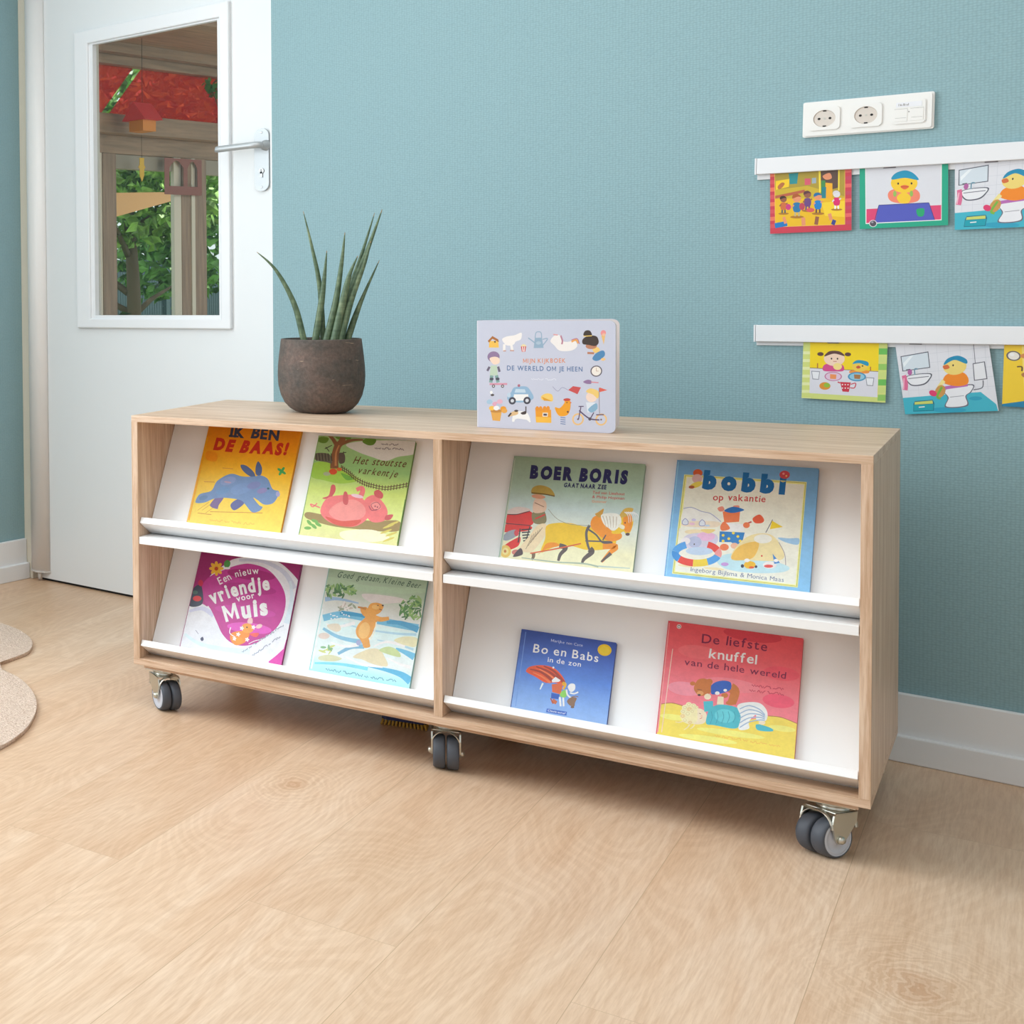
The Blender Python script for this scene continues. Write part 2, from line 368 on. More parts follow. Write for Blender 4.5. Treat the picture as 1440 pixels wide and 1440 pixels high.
def build_bookcase():
    c = tag(empty('bookcase', C0, (0, 0, CA)), 'long low oak bookcase on castors with white slanted display shelves', 'bookcase')
    MB().box(0, CW, 0, CD, ZT-TH, ZT, 0.0006).build('top_panel', OAKX, c)
    MB().box(0, CW, 0, CD, ZB, ZB+TH, 0.0006).build('bottom_panel', OAKX, c)
    MB().box(0.018, CW-0.018, 0.020, CD-0.020, ZB-0.0115, ZB, 0.0006).build('base_batten', OAKX, c)
    for x in (0.0, CW-TH): MB().box(x, x+TH, 0, CD, ZB+TH, ZT-TH, 0.0005).build('side_panel', OAKZ, c)
    MB().box(XD0, XD1, 0.0, CD-0.017, ZB+TH, ZT-TH, 0.0005).build('divider_panel', OAKZ, c)
    MB().box(TH, CW-TH, CD-0.017, CD-0.002, ZB+TH, ZT-TH).build('light_block_panel', OAKX, c)  # unseen panel added behind the slanted boards to block light
    g = 0.0012
    for a, b in ((TH+g, XD0-g), (XD1+g, CW-TH-g)):
        MB().box(a, b, 0.0012, 0.30, 0.4295, 0.4485, 0.001).build('shelf', WHITEB, c)
        for J, top in ((J_UP, 0.319), (J_LO, 0.322)):
            m = MB(); m.M = slope_matrix(J); m.box(a, b, -0.0165, top, -0.009, 0.0)
            m.build('slanted_board', WHITEB, c)
            m = MB(); m.M = slope_matrix(J); m.box(a, b, -0.0165, 0.0, 0.0004, 0.0583, 0.0010)
            m.build('book_ledge', WHITEB, c)
    # castors
    def caster(x, y, ang):
        f = MB(); A = Matrix.Translation((x, y, 0)) @ Matrix.Rotation(ang, 4, 'Z')
        zt = ZB-0.0115 if 0.02 < y < CD-0.02 else ZB
        f.M = Matrix.Translation((x, y, 0)) @ Matrix.Rotation(0, 4, 'Z')
        f.box(-0.034, 0.034, -0.030, 0.030, zt-0.003, zt, 0.001)
        f.M = A
        f.lathe([(0.023, zt-0.003), (0.024, zt-0.007), (0.020, zt-0.009), (0.024, zt-0.011), (0.023, zt-0.015)], 24)
        # fork in its own frame: axle along X, wheels trail along -Y by 0.022
        off = -0.022; zf = zt-0.014
        f.box(-0.0285, 0.0285, -0.030, 0.020, zf-0.003, zf, 0.001)
        for s in (-1, 1):
            xa, xb = (0.0255, 0.0285) if s > 0 else (-0.0285, -0.0255)
            prof = [(0.020, zf), (0.017, zf-0.020), (off+0.012, 0.034), (off+0.004, 0.029), (off-0.006, 0.030), (off-0.012, 0.038), (-0.040, zf-0.020), (-0.036, zf-0.004), (-0.030, zf)]
            f.M = A @ Matrix(((0, 0, 1, 0), (1, 0, 0, 0), (0, 1, 0, 0), (0, 0, 0, 1)))
            f.prism(prof[::-1], xa, xb)
            f.M = A @ Matrix.Translation((s*0.0285, off, 0.0375)) @ Matrix.Rotation(s*PI/2, 4, 'Y')
            f.lathe([(0.0075, -0.001), (0.0075, 0.003), (0.005, 0.006), (0.0, 0.0065)], 14)
        # arched hood over the wheels, front and back
        f.M = A
        arc = lambda yy, r: [f._v((r*math.cos(PI*k/12), yy, zf-0.030+0.030*math.sin(PI*k/12))) for k in range(13)]
        for y0, y1 in ((-0.042, -0.030), (0.014, 0.021)):
            a1, a2 = arc(y0, 0.0285), arc(y1, 0.0285); b1, b2 = arc(y0, 0.0265), arc(y1, 0.0265)
            for k in range(12):
                f._f([a1[k], a1[k+1], a2[k+1], a2[k]], True); f._f([b1[k], b2[k], b2[k+1], b1[k+1]], True)
                f._f([a1[k], b1[k], b1[k+1], a1[k+1]]); f._f([a2[k], a2[k+1], b2[k+1], b2[k]])
        o = f.build('caster', ZINC, c)
        for s in (-1, 1):
            w = MB(); Rw = 0.0375
            w.M = A @ Matrix.Translation((s*0.0013, off, Rw)) @ Matrix.Rotation(s*PI/2, 4, 'Y')
            w.lathe([(0.0, 0.0), (0.030, 0.0), (0.0355, 0.001), (Rw, 0.0045), (Rw, 0.0175), (0.0362, 0.0215), (0.0340, 0.0235), (0.0322, 0.0230)], 40, cap=False)
            w.mi = 1
            w.lathe([(0.0322, 0.0230), (0.0305, 0.0220), (0.0290, 0.0228), (0.0255, 0.0228), (0.0240, 0.0212), (0.012, 0.0212), (0.010, 0.0238), (0.0, 0.0238)], 40, cap=False)
            w.build('wheel', [TYRE, HUB], o)
    caster(0.055, 0.050, R(47.8))
    caster(0.700, 0.075, R(15.7))
    caster(1.352, 0.055, R(-30))
    for x, a in ((0.055, 160), (0.704, 200), (1.352, 170)): caster(x, CD-0.055, R(a))
    return c
BOOKCASE = build_bookcase()

# ------------------------------------------------------------------ flat printed artwork
_gc = {}
def glyphs(s, bold=0.0, shear=0.0, space=1.0):
    k = (s, bold, shear, space)
    if k not in _gc and s == 'M' and bold:          # drawn by hand: the outline of this letter does not offset cleanly
        t = 0.086+1.25*bold; Wm = 0.640+2*bold; Hm = 0.682+bold
        _gc[k] = ([[(0, 0), (t, 0), (t, 0.60*Hm), (Wm/2, 0.08*Hm), (Wm-t, 0.60*Hm), (Wm-t, 0), (Wm, 0), (Wm, Hm), (Wm-t*1.02, Hm), (Wm/2, 0.08*Hm+1.5*t), (t*1.02, Hm), (0, Hm)]], 0.0, Wm)
    if k not in _gc:
        cu = bpy.data.curves.new('txt', 'FONT'); cu.body = s; cu.size = 1.0; cu.offset = bold; cu.shear = shear
        cu.space_character = space; cu.resolution_u = 3
        ob = bpy.data.objects.new('txt', cu); COL.objects.link(ob)
        dg = bpy.context.evaluated_depsgraph_get(); dg.update()
        me = bpy.data.meshes.new_from_object(ob.evaluated_get(dg))
        P = [[(me.vertices[i].co.x, me.vertices[i].co.y) for i in p.vertices] for p in me.polygons]
        bpy.data.objects.remove(ob); bpy.data.curves.remove(cu); bpy.data.meshes.remove(me)
        xs = [p[0] for q in P for p in q] or [0, 0.3]
        _gc[k] = (P, min(xs), max(xs))
    return _gc[k]

def homography(src, dst):
    A = []; bvec = []
    for (x, y), (u, v) in zip(src, dst):
        A.append([x, y, 1, 0, 0, 0, -u*x, -u*y]); bvec.append(u)
        A.append([0, 0, 0, x, y, 1, -v*x, -v*y]); bvec.append(v)
    n = 8
    M = [r+[b] for r, b in zip(A, bvec)]
    for i in range(n):
        p = max(range(i, n), key=lambda r: abs(M[r][i])); M[i], M[p] = M[p], M[i]
        d = M[i][i]; M[i] = [v/d for v in M[i]]
        for r in range(n):
            if r != i and M[r][i]:
                k = M[r][i]; M[r] = [a-k*b for a, b in zip(M[r], M[i])]
    h = [M[i][n] for i in range(n)]
    def f(p):
        x, y = p; w = h[6]*x+h[7]*y+1
        return ((h[0]*x+h[1]*y+h[2])/w, (h[3]*x+h[4]*y+h[5])/w)
    return f

INK_GAIN = [1.14]      # gain on print colours offsetting the light: shelf books lifted, later prints dimmed
def ink(c): return tuple(min(0.90, v*INK_GAIN[0]) for v in lin(c))+(1.0,)

class Art:
    """layers of flat colour printed on a sheet w x h; drawn in its own drawing units given by the four corners of src"""
    STEP = 2.5e-5; HEIGHT = 1.3e-5
    def __init__(s, w, h, src, dst):
        s.w, s.h = w, h; s.map = homography(src, dst); s.items = []; s.z = 2e-5
        u = (src[0][0]-src[3][0], src[0][1]-src[3][1]); L = math.hypot(*u); s.up = (u[0]/L, u[1]/L)
    def clip(s, P):
        for ax, lim, sg in ((0, 0.0, 1), (0, s.w, -1), (1, 0.0, 1), (1, s.h, -1)):
            out = []
            for i in range(len(P)):
                a, b = P[i-1], P[i]; da = (a[ax]-lim)*sg; db = (b[ax]-lim)*sg
                if (da >= 0) != (db >= 0):
                    t = da/(da-db); out.append((a[0]+(b[0]-a[0])*t, a[1]+(b[1]-a[1])*t))
                if db >= 0: out.append(b)
            P = out
            if len(P) < 3: return []
        return P
    def raw(s, P, col, cols=None):
        if cols is None: P = s.clip(P)
        if len(P) >= 3: s.items.append((P, s.z, cols or [col]*len(P)))
    def poly(s, P, col): s.raw([s.map(p) for p in P], col); s.z += s.STEP; return s
    def blob(s, P, col, n=6): return s.poly(spline(P, n, True), col)
    def ell(s, cx, cy, rx, ry, col, rot=0, n=22):
        c, q = math.cos(R(rot)), math.sin(R(rot))
        return s.poly([(cx+rx*math.cos(2*PI*k/n)*c-ry*math.sin(2*PI*k/n)*q, cy+rx*math.cos(2*PI*k/n)*q+ry*math.sin(2*PI*k/n)*c) for k in range(n)], col)
    def line(s, P, w, col, smooth=True, step=True):
        if smooth and len(P) > 2: P = spline(P, 5)
        n = len(P)
        if not hasattr(w, '__len__'): w = [w, w]
        Ls, Rs = [], []
        for i, p in enumerate(P):
            a, b = P[max(0, i-1)], P[min(n-1, i+1)]; dx, dy = b[0]-a[0], b[1]-a[1]; L = math.hypot(dx, dy) or 1
            k = (w[0]+(w[1]-w[0])*i/max(1, n-1))/2
            Ls.append((p[0]-dy/L*k, p[1]+dx/L*k)); Rs.append((p[0]+dy/L*k, p[1]-dx/L*k))
        for i in range(n-1): s.raw([s.map(q) for q in (Ls[i], Ls[i+1], Rs[i+1], Rs[i])], col)
        if step: s.z += s.STEP
        return s
    def outline(s, P, w, col, n=6): return s.line(spline(P, n, True)+[P[0]], w, col, smooth=False)
    def gradient(s, stops):
        """bands of printed ink from the top (0) to the bottom (1) of the sheet"""
        for (a, c1), (b, c2) in zip(stops, stops[1:]):
            y1, y0 = s.h*(1-a), s.h*(1-b)
            s.raw([(0, y0), (s.w, y0), (s.w, y1), (0, y1)], None, [c2, c2, c1, c1])
        s.z += s.STEP; return s
    def text(s, t, p0, p1, up, col, bold=0.0, shear=0.0, space=1.0, cap=0.73):
        P, a0, a1 = glyphs(t, bold, shear, space); wd = a1-a0
        for q in P:
            out = []
            for a, b in q:
                k = (a-a0)/wd; v = b/cap*up
                out.append(s.map((p0[0]+(p1[0]-p0[0])*k+s.up[0]*v, p0[1]+(p1[1]-p0[1])*k+s.up[1]*v)))
            s.raw(out, col)
        s.z += s.STEP; return s
    def hand(s, t, path, up, col, bold=0.0, jit=0.0, tilt=None, cap=0.73, gap=0.09, shear=0.0, seed=1):
        """hand set letters placed one by one along a path, stretched to its length"""
        rn = random.Random(seed); P = spline(path, 12) if len(path) > 2 else [tuple(path[0][i]+(path[1][i]-path[0][i])*k/24 for i in (0, 1)) for k in range(25)]
        cum = [0.0]
        for a, b in zip(P, P[1:]): cum.append(cum[-1]+math.hypot(b[0]-a[0], b[1]-a[1]))
        adv = [0.34 if ch == ' ' else glyphs(ch, bold, shear)[2]-glyphs(ch, bold, shear)[1]+gap for ch in t]
        tot = sum(adv)-gap; sc = cum[-1]/tot; x = 0.0
        for ch, ad in zip(t, adv):
            if ch != ' ':
                G, a0, a1 = glyphs(ch, bold, shear)
                def at(d):
                    d = max(0, min(cum[-1]-1e-6, d))
                    for i in range(len(cum)-1):
                        if cum[i+1] >= d:
                            f = (d-cum[i])/(cum[i+1]-cum[i]); return (P[i][0]+(P[i+1][0]-P[i][0])*f, P[i][1]+(P[i+1][1]-P[i][1])*f)
                A, B = at(x*sc), at((x+a1-a0)*sc)
                dx, dy = B[0]-A[0], B[1]-A[1]; L = math.hypot(dx, dy) or 1
                ux, uy = (dy/L, -dx/L) if tilt is None else s.up
                jr = rn.uniform(-jit, jit); ux, uy = ux*math.cos(jr)-uy*math.sin(jr), ux*math.sin(jr)+uy*math.cos(jr)
                lift = rn.uniform(-jit, jit)*up*0.35; k2 = up*(1+rn.uniform(-jit, jit)*0.5)
                for q in G:
                    s.raw([s.map((A[0]+dx*(a-a0)/(a1-a0)+ux*(b/cap*k2+lift), A[1]+dy*(a-a0)/(a1-a0)+uy*(b/cap*k2+lift))) for a, b in q], col)
            x += ad
        s.z += s.STEP; return s
    def scribble(s, p0, p1, h, col, words=(3, 5, 4), seed=3):
        """lines of print too small to read: short wavy strokes"""
        rn = random.Random(seed); tot = sum(words)+len(words)-1; x = 0
        for wd in words:
            n = wd*2+1; pts = []
            for k in range(n):
                f = (x+wd*k/(n-1))/tot
                pts.append((p0[0]+(p1[0]-p0[0])*f+s.up[0]*h*rn.random(), p0[1]+(p1[1]-p0[1])*f+s.up[1]*h*rn.random()))
            s.line(pts, h*0.32, col, smooth=False, step=False); x += wd+1
        s.z += s.STEP; return s
    def emit(s, mb, z0=0.0):
        # each layer sits only as high above the sheet as the layers below it need
        lay_of = {}; done = []
        for P, z, cols in s.items:
            b = lay_of.setdefault(z, [9e9, 9e9, -9e9, -9e9])
            for x, y in P: b[0] = min(b[0], x); b[1] = min(b[1], y); b[2] = max(b[2], x); b[3] = max(b[3], y)
        lev = {}
        for z in sorted(lay_of):
            b = lay_of[z]; l = 1
            for q, k in done:
                if k >= l and q[0] < b[2] and b[0] < q[2] and q[1] < b[3] and b[1] < q[3]: l = k+1
            done.append((b, l)); lev[z] = l
        s.items = [(P, lev[z]*s.HEIGHT, cols) for P, z, cols in s.items]
        lay = mb.bm.loops.layers.float_color.get('Col') or mb.bm.loops.layers.float_color.new('Col')
        for P, z, cols in s.items:
            Q = list(zip(P, cols))
            ar = sum(a[0]*b[1]-b[0]*a[1] for a, b in zip(P, P[1:]+P[:1]))
            if ar < 0: Q = Q[::-1]
            f = mb._f([mb._v((p[0], p[1], z0+z)) for p, c in Q])
            if f:
                f.normal_update()
                for l, (p, c) in zip(f.loops, Q): l[lay] = ink(c)

def round_rect(x0, x1, y0, y1, r, corners=(1, 1, 1, 1), n=5):
    """counter clockwise from bottom left; corners: bl, br, tr, tl"""
    P = []
    for on, cx, cy, a0, px, py in ((corners[0], x0+r, y0+r, 180, x0, y0), (corners[1], x1-r, y0+r, 270, x1, y0), (corners[2], x1-r, y1-r, 0, x1, y1), (corners[3], x0+r, y1-r, 90, x0, y1)):
        if on: P += [(cx+r*math.cos(R(a0+90*k/n)), cy+r*math.sin(R(a0+90*k/n))) for k in range(n+1)]
        else: P.append((px, py))
    return P
def sheet(mb, pts, z0, z1, col):
    """a board of outline pts with one printed colour"""
    lay = mb.bm.loops.layers.float_color.get('Col') or mb.bm.loops.layers.float_color.new('Col')
    n0 = set(mb.bm.faces)
    mb.prism(pts, z0, z1)
    for f in mb.bm.faces:
        if f not in n0:
            for l in f.loops: l[lay] = ink(col)
def build_print(mb, name, parent=None, m=None):
    """no normal recalculation: the printed layers keep facing outwards"""
    me = bpy.data.meshes.new(name); mb.bm.to_mesh(me); mb.bm.free(); me.materials.append(m or PRINT)
    o = bpy.data.objects.new(name, me); COL.objects.link(o)
    if parent: o.parent = parent
    return o

def slope_book(J, x0, art, edge, label, thick=0.009, spine=None):
    """hardback leaning on a slanted board: front cover, back cover, spine and pages"""
    w, h = art.w, art.h; p = cab(x0, J.y, J.z)
    b = tag(empty('picture_book', p, (PI/2-SL, 0, CA)), label, 'book', 'picture books on the slanted shelves')
    t = 0.0022; e = 0.0006
    m = MB(); sheet(m, round_rect(0, w, e, h+e, 0.002), thick-t, thick, edge)
    art.emit(m, thick)
    build_print(m, 'front_cover', b)
    m = MB(); sheet(m, round_rect(0, w, e, h+e, 0.002), 0.0004, t, edge); build_print(m, 'back_cover', b)
    m = MB(); sheet(m, [(-0.0016, e), (0.0, e), (0.0, h+e), (-0.0016, h+e)], 0.0006, thick-0.0003, spine or edge); build_print(m, 'spine', b)
    MB().box(0.001, w-0.003, e+0.003, h-0.003, t, thick-t).build('page_block', PAGES, b)
    return b
# ------------------------------------------------------------------ the books on the shelves
def rect(w, s1, s0): return [(0, s1), (w, s1), (w, s0), (0, s0)]
WHITE = (244, 243, 240); INK = (60, 50, 48)

# 1 orange book with a blue animal
a = Art(0.231, 0.300, [(365, 85), (1405, 135), (1140, 1255), (95, 1135)], rect(0.231, 0.2885, 0.0215))
a.gradient([(0, (214, 124, 6)), (0.22, (232, 146, 14)), (0.5, (250, 180, 34)), (0.75, (253, 196, 66)), (1, (254, 206, 92))])  # printed gradient; its dark top also takes in shade from the top panel
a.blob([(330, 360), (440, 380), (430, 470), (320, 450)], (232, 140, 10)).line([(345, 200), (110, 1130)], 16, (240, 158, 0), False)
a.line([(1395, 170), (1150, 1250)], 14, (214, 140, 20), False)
for p, q in (((500, 545), (620, 556)), ((290, 700), (410, 705)), ((350, 1035), (940, 1050)), ((210, 1050), (365, 1068))): a.line([p, q], 7, (190, 120, 50), False)
for p in ((250, 930), (300, 930), (340, 960)): a.line([(p[0]+90, p[1]), (p[0]-40, p[1]+90)], 5, (190, 130, 60), False)
a.hand('IK BEN', [(590, 188), (1140, 228)], 122, (44, 58, 84), 0.045, 0.10, 1, seed=4).line([(580, 186), (690, 192)], 22, (44, 58, 84), False)
a.hand('DE BAAS!', [(400, 338), (830, 370), (1235, 392)], 134, (190, 40, 24), 0.066, 0.09, 1, seed=8, shear=0.12)
BL, BL2, BL3 = (104, 132, 172), (88, 104, 148), (74, 92, 132)
a.blob([(430, 870), (510, 870), (450, 960), (430, 1005), (350, 965)], (112, 92, 134)).blob([(650, 900), (740, 905), (720, 960), (620, 1020), (580, 960)], (86, 92, 142))
a.blob([(705, 512), (770, 520), (850, 590), (865, 655), (790, 628), (725, 570)], BL3).blob([(905, 470), (945, 540), (935, 615), (900, 630), (872, 605), (875, 530)], BL3)
a.blob([(190, 920), (240, 840), (370, 800), (440, 690), (590, 612), (720, 640), (850, 640), (930, 628), (1010, 670), (1060, 780), (1130, 805), (1120, 860), (1060, 940), (960, 955), (880, 900), (840, 880), (900, 960), (940, 985), (900, 1030), (820, 1040), (750, 960), (690, 905), (520, 880), (400, 890), (300, 930), (215, 940)], BL)
for x, y, r, c in ((560, 690, 90, (120, 138, 178)), (700, 780, 120, (108, 136, 178)), (850, 740, 80, (112, 122, 168)), (940, 800, 60, (126, 120, 165)), (500, 800, 80, (98, 134, 176)), (280, 880, 50, (90, 122, 160))): a.ell(x, y, r, r*0.5, c, -15)
a.ell(555, 705, 40, 10, (168, 140, 160), 8).ell(1010, 775, 14, 12, (40, 90, 100)).ell(1118, 838, 24, 30, (150, 150, 190))
for k in range(4): a.ell(1168+26*math.cos(k*PI/2+0.6), 580+26*math.sin(k*PI/2+0.6), 30, 15, (56, 150, 76), 34+90*k)
a.scribble((340, 1140), (840, 1190), 26, (226, 170, 70), (8, 3, 6, 7))
slope_book(J_UP, 0.1150, a, (236, 160, 20), 'orange picture book with red title and a running blue animal, top left of the bookcase')

# 2 green book with a pink pig
a = Art(0.2145, 0.2815, [(320, 105), (1395, 170), (1185, 1330), (85, 1205)], rect(0.2145, 0.281, 0.020))
a.gradient([(0, (150, 178, 120)), (0.3, (138, 180, 112)), (0.5, (196, 214, 112)), (0.75, (212, 222, 140)), (1, (214, 206, 150))])
a.blob([(620, 200), (900, 160), (1400, 170), (1400, 300), (1200, 340), (1060, 385), (900, 340), (740, 280)], (206, 202, 194))
a.blob([(240, 420), (420, 400), (640, 520), (760, 600), (560, 640), (360, 600), (230, 560)], (150, 190, 70)).blob([(560, 520), (700, 580), (620, 600)], (104, 160, 60))
for x, y, r in ((360, 150, 70), (560, 120, 60), (880, 170, 80), (640, 130, 40)): a.blob([(x-r, y), (x-r*0.3, y-r*0.5), (x+r*0.9, y-r*0.3), (x+r*0.6, y+r*0.4), (x-r*0.2, y+r*0.5)], (92, 130, 44))
BR = (128, 84, 56)
a.line([(485, 470), (490, 360), (520, 230), (560, 180), (590, 120)], [95, 60], BR).line([(560, 195), (680, 155), (810, 150)], [48, 14], BR).line([(520, 220), (470, 140), (430, 100)], [50, 30], BR).line([(500, 440), (505, 300), (540, 210)], [24, 14], (178, 122, 78))
for p in (((380, 250), (460, 210)), ((390, 230), (430, 280)), ((560, 300), (620, 290)), ((590, 280), (580, 380))): a.line(list(p), 9, (58, 48, 44), False)
a.blob([(280, 300), (430, 310), (460, 410), (400, 400), (270, 370)], (96, 92, 78)).blob([(540, 300), (600, 310), (600, 400), (540, 410)], (84, 74, 66))
for k in range(6): a.line([(280+k*34, 300), (290+k*34, 385)], 8, (44, 40, 38), False)
fence = [(560, 450), (640, 500), (720, 570), (820, 625), (920, 655), (1050, 680), (1180, 665), (1310, 640)]
a.line(fence, 9, (92, 70, 52)).line([(x, y+26) for x, y in fence], 8, (92, 70, 52))
for k, (x, y) in enumerate(spline(fence, 4)): a.line([(x+6, y-18), (x, y+42)], 9, (92, 70, 52), False, step=False)
a.z += a.STEP
a.hand('Het stoutste', [(690, 415), (1285, 457)], 88, (92, 44, 26), 0.006, 0.0, 1, shear=0.35, gap=0.08).hand('varkentje', [(752, 525), (1190, 572)], 84, (92, 44, 26), 0.006, 0.0, 1, shear=0.35, gap=0.08)
a.scribble((1010, 208), (1200, 218), 22, (96, 88, 96), (5, 7)).scribble((935, 255), (1262, 268), 24, (96, 88, 96), (4, 6, 8))
a.ell(470, 505, 46, 34, (200, 74, 44)).ell(540, 480, 30, 20, (196, 100, 52)).ell(400, 530, 40, 22, (158, 166, 130))
PK, PK2, PK3 = (226, 116, 116), (238, 142, 136), (196, 84, 88)
a.blob([(180, 960), (420, 1000), (900, 1060), (1200, 1060), (1180, 1180), (700, 1150), (420, 1110), (170, 1030)], (150, 128, 78)).blob([(560, 1180), (900, 1160), (1100, 1250), (900, 1300), (600, 1270)], (230, 222, 190))
for x, y in ((200, 1080), (250, 1120), (300, 1100), (180, 1140), (260, 1060)): a.ell(x, y, 40, 18, (110, 164, 80), (x*7) % 90)
for x, y in ((1090, 1120), (1140, 1090), (1060, 1180), (1120, 1210), (1090, 1270)): a.ell(x, y, 70, 12, (202, 188, 92), -20)
a.line([(320, 910), (270, 890), (215, 870), (240, 900), (290, 860)], 14, PK)
a.blob([(350, 800), (420, 770), (450, 660), (490, 660), (495, 720), (450, 790), (380, 812)], PK3).line([(770, 800), (800, 730), (790, 690), (730, 710)], [60, 44], PK)
a.blob([(820, 830), (900, 770), (970, 790), (1050, 880), (1080, 970), (1040, 1060), (900, 1070), (820, 960)], PK).blob([(930, 730), (980, 710), (1030, 760), (1010, 810), (940, 780)], PK3).blob([(1060, 1000), (1140, 990), (1110, 1045), (1050, 1050)], PK3)
a.blob([(325, 960), (360, 850), (430, 790), (560, 770), (680, 765), (800, 810), (860, 900), (870, 1000), (800, 1080), (690, 1125), (520, 1110), (390, 1050)], PK)
a.blob([(420, 960), (520, 860), (700, 820), (820, 900), (820, 1000), (700, 1060), (520, 1050)], PK2).blob([(580, 850), (590, 740), (625, 740), (640, 830), (620, 880)], PK3).ell(740, 780, 70, 20, (226, 190, 200), 12).blob([(380, 1010), (560, 1060), (780, 1050), (690, 1120), (500, 1105)], (206, 84, 72))
a.ell(950, 890, 62, 44, PK2, 25).outline([(895, 880), (960, 850), (1000, 900), (940, 940)], 6, (150, 70, 86)).line([(870, 890), (900, 940), (960, 930)], 8, (140, 60, 80)).ell(940, 895, 8, 10, (150, 70, 86)).ell(965, 905, 8, 10, (150, 70, 86))
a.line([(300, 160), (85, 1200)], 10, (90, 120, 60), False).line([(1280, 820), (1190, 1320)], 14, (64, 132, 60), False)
slope_book(J_UP, 0.3895, a, (120, 158, 84), 'green picture book with a pink pig rolling in mud')

# 3 magenta book
a = Art(0.2515, 0.2850, [(300, 90), (1375, 225), (1140, 1265), (65, 1070)], rect(0.2515, 0.2735, 0.018))
MG = (186, 58, 142)
a.gradient([(0, (142, 30, 96)), (0.35, (160, 44, 116)), (0.7, (196, 60, 150)), (1, (212, 70, 164))])
LV = (222, 224, 238)
a.poly(spline([(150, 650), (290, 640), (360, 660), (330, 470), (400, 330), (560, 215), (640, 165), (800, 140), (980, 145), (1160, 215), (1320, 370), (1330, 420)], 6)+[(1200, 1000), (1165, 1110)]+spline([(1165, 1115), (1080, 1190), (1000, 1250)], 5)+[(1000, 1300), (40, 1100)], LV)
for P, c in (([(700, 175), (950, 185), (1180, 300), (1290, 480)], (198, 204, 220)), ([(1250, 400), (1260, 600), (1200, 850)], (206, 220, 234)), ([(160, 720), (300, 690), (420, 760)], (202, 204, 226)), ([(110, 960), (260, 1060), (520, 1120), (800, 1150)], (208, 226, 240))): a.line(P, [26, 60], c)
inner = [(560, 270), (700, 225), (830, 215), (1000, 270), (1120, 390), (1190, 540), (1185, 700), (1120, 860), (1000, 975), (860, 1060), (720, 1085), (600, 1050), (510, 960), (450, 830), (390, 700), (320, 600), (300, 450), (400, 340)]
a.blob(inner, MG)
for x, y, rx, c in ((830, 330, 260, (158, 38, 112)), (800, 480, 300, (170, 48, 128)), (760, 720, 330, (194, 66, 158)), (800, 900, 240, (214, 84, 182))): a.ell(x, y, rx, 58, c, 6)
a.blob([(205, 480), (290, 450), (300, 640), (160, 660)], (60, 66, 86)).ell(245, 585, 46, 30, (214, 62, 70)).ell(225, 520, 30, 20, (76, 110, 104)).ell(285, 420, 26, 34, (196, 50, 84))
for k in range(8): a.ell(455+48*math.cos(k*PI/4), 265+48*math.sin(k*PI/4), 30, 18, (244, 178, 52), 45*k)
a.ell(455, 268, 20, 20, (190, 70, 30)).ell(572, 215, 34, 42, (74, 146, 70), 20).ell(570, 262, 34, 12, (226, 236, 226))
TX = (246, 240, 246)
a.hand('Een nieuw', [(490, 440), (640, 370), (780, 332), (915, 322)], 78, TX, 0.012, 0.14, None, seed=5, gap=0.16)
a.hand('vriendje', [(400, 650), (600, 572), (820, 515), (1030, 488)], 150, TX, 0.04, 0.07, None, seed=6, gap=0.10)
a.hand('voor', [(672, 618), (770, 596), (865, 574)], 66, TX, 0.025, 0.10, None, seed=7, gap=0.12)
a.hand('Muis', [(550, 835), (760, 780), (1005, 745)], 178, TX, 0.05, 0.08, None, seed=9, gap=0.13)
OR = (240, 140, 60)
a.blob([(600, 960), (680, 930), (800, 940), (760, 1040), (660, 1080), (600, 1030)], OR).ell(780, 900, 66, 52, (244, 156, 72), 10).blob([(780, 840), (800, 790), (835, 800), (830, 850)], (246, 190, 190)).ell(905, 880, 36, 22, (246, 190, 190), -20).blob([(800, 960), (900, 950), (870, 995)], (238, 96, 90))
a.line([(600, 890), (590, 950), (640, 990)], 9, TX).line([(790, 1065), (870, 1030), (990, 1010)], 7, TX)
for x, y in ((845, 890), (680, 965), (775, 1020), (720, 900), (640, 1010)):
    for k in range(5): a.ell(x+13*math.cos(k*1.257), y+13*math.sin(k*1.257), 11, 7, WHITE, 72*k)
a.ell(775, 890, 8, 8, INK).ell(690, 1030, 40, 36, (246, 150, 60))
a.line([(225, 920), (255, 960)], 6, (140, 140, 160), False).blob([(275, 1010), (300, 990), (310, 1020), (290, 1035)], (72, 74, 100))
a.scribble((715, 1165), (1165, 880), 26, (150, 154, 170), (4, 2, 3, 8, 3, 6)).scribble((825, 1200), (1130, 1000), 26, (150, 154, 170), (9, 1, 5))
a.line([(1370, 240), (1150, 1260)], 10, (96, 40, 84), False)
slope_book(J_LO, 0.0965, a, (150, 40, 108), 'magenta picture book with white hand lettered title, bottom left')

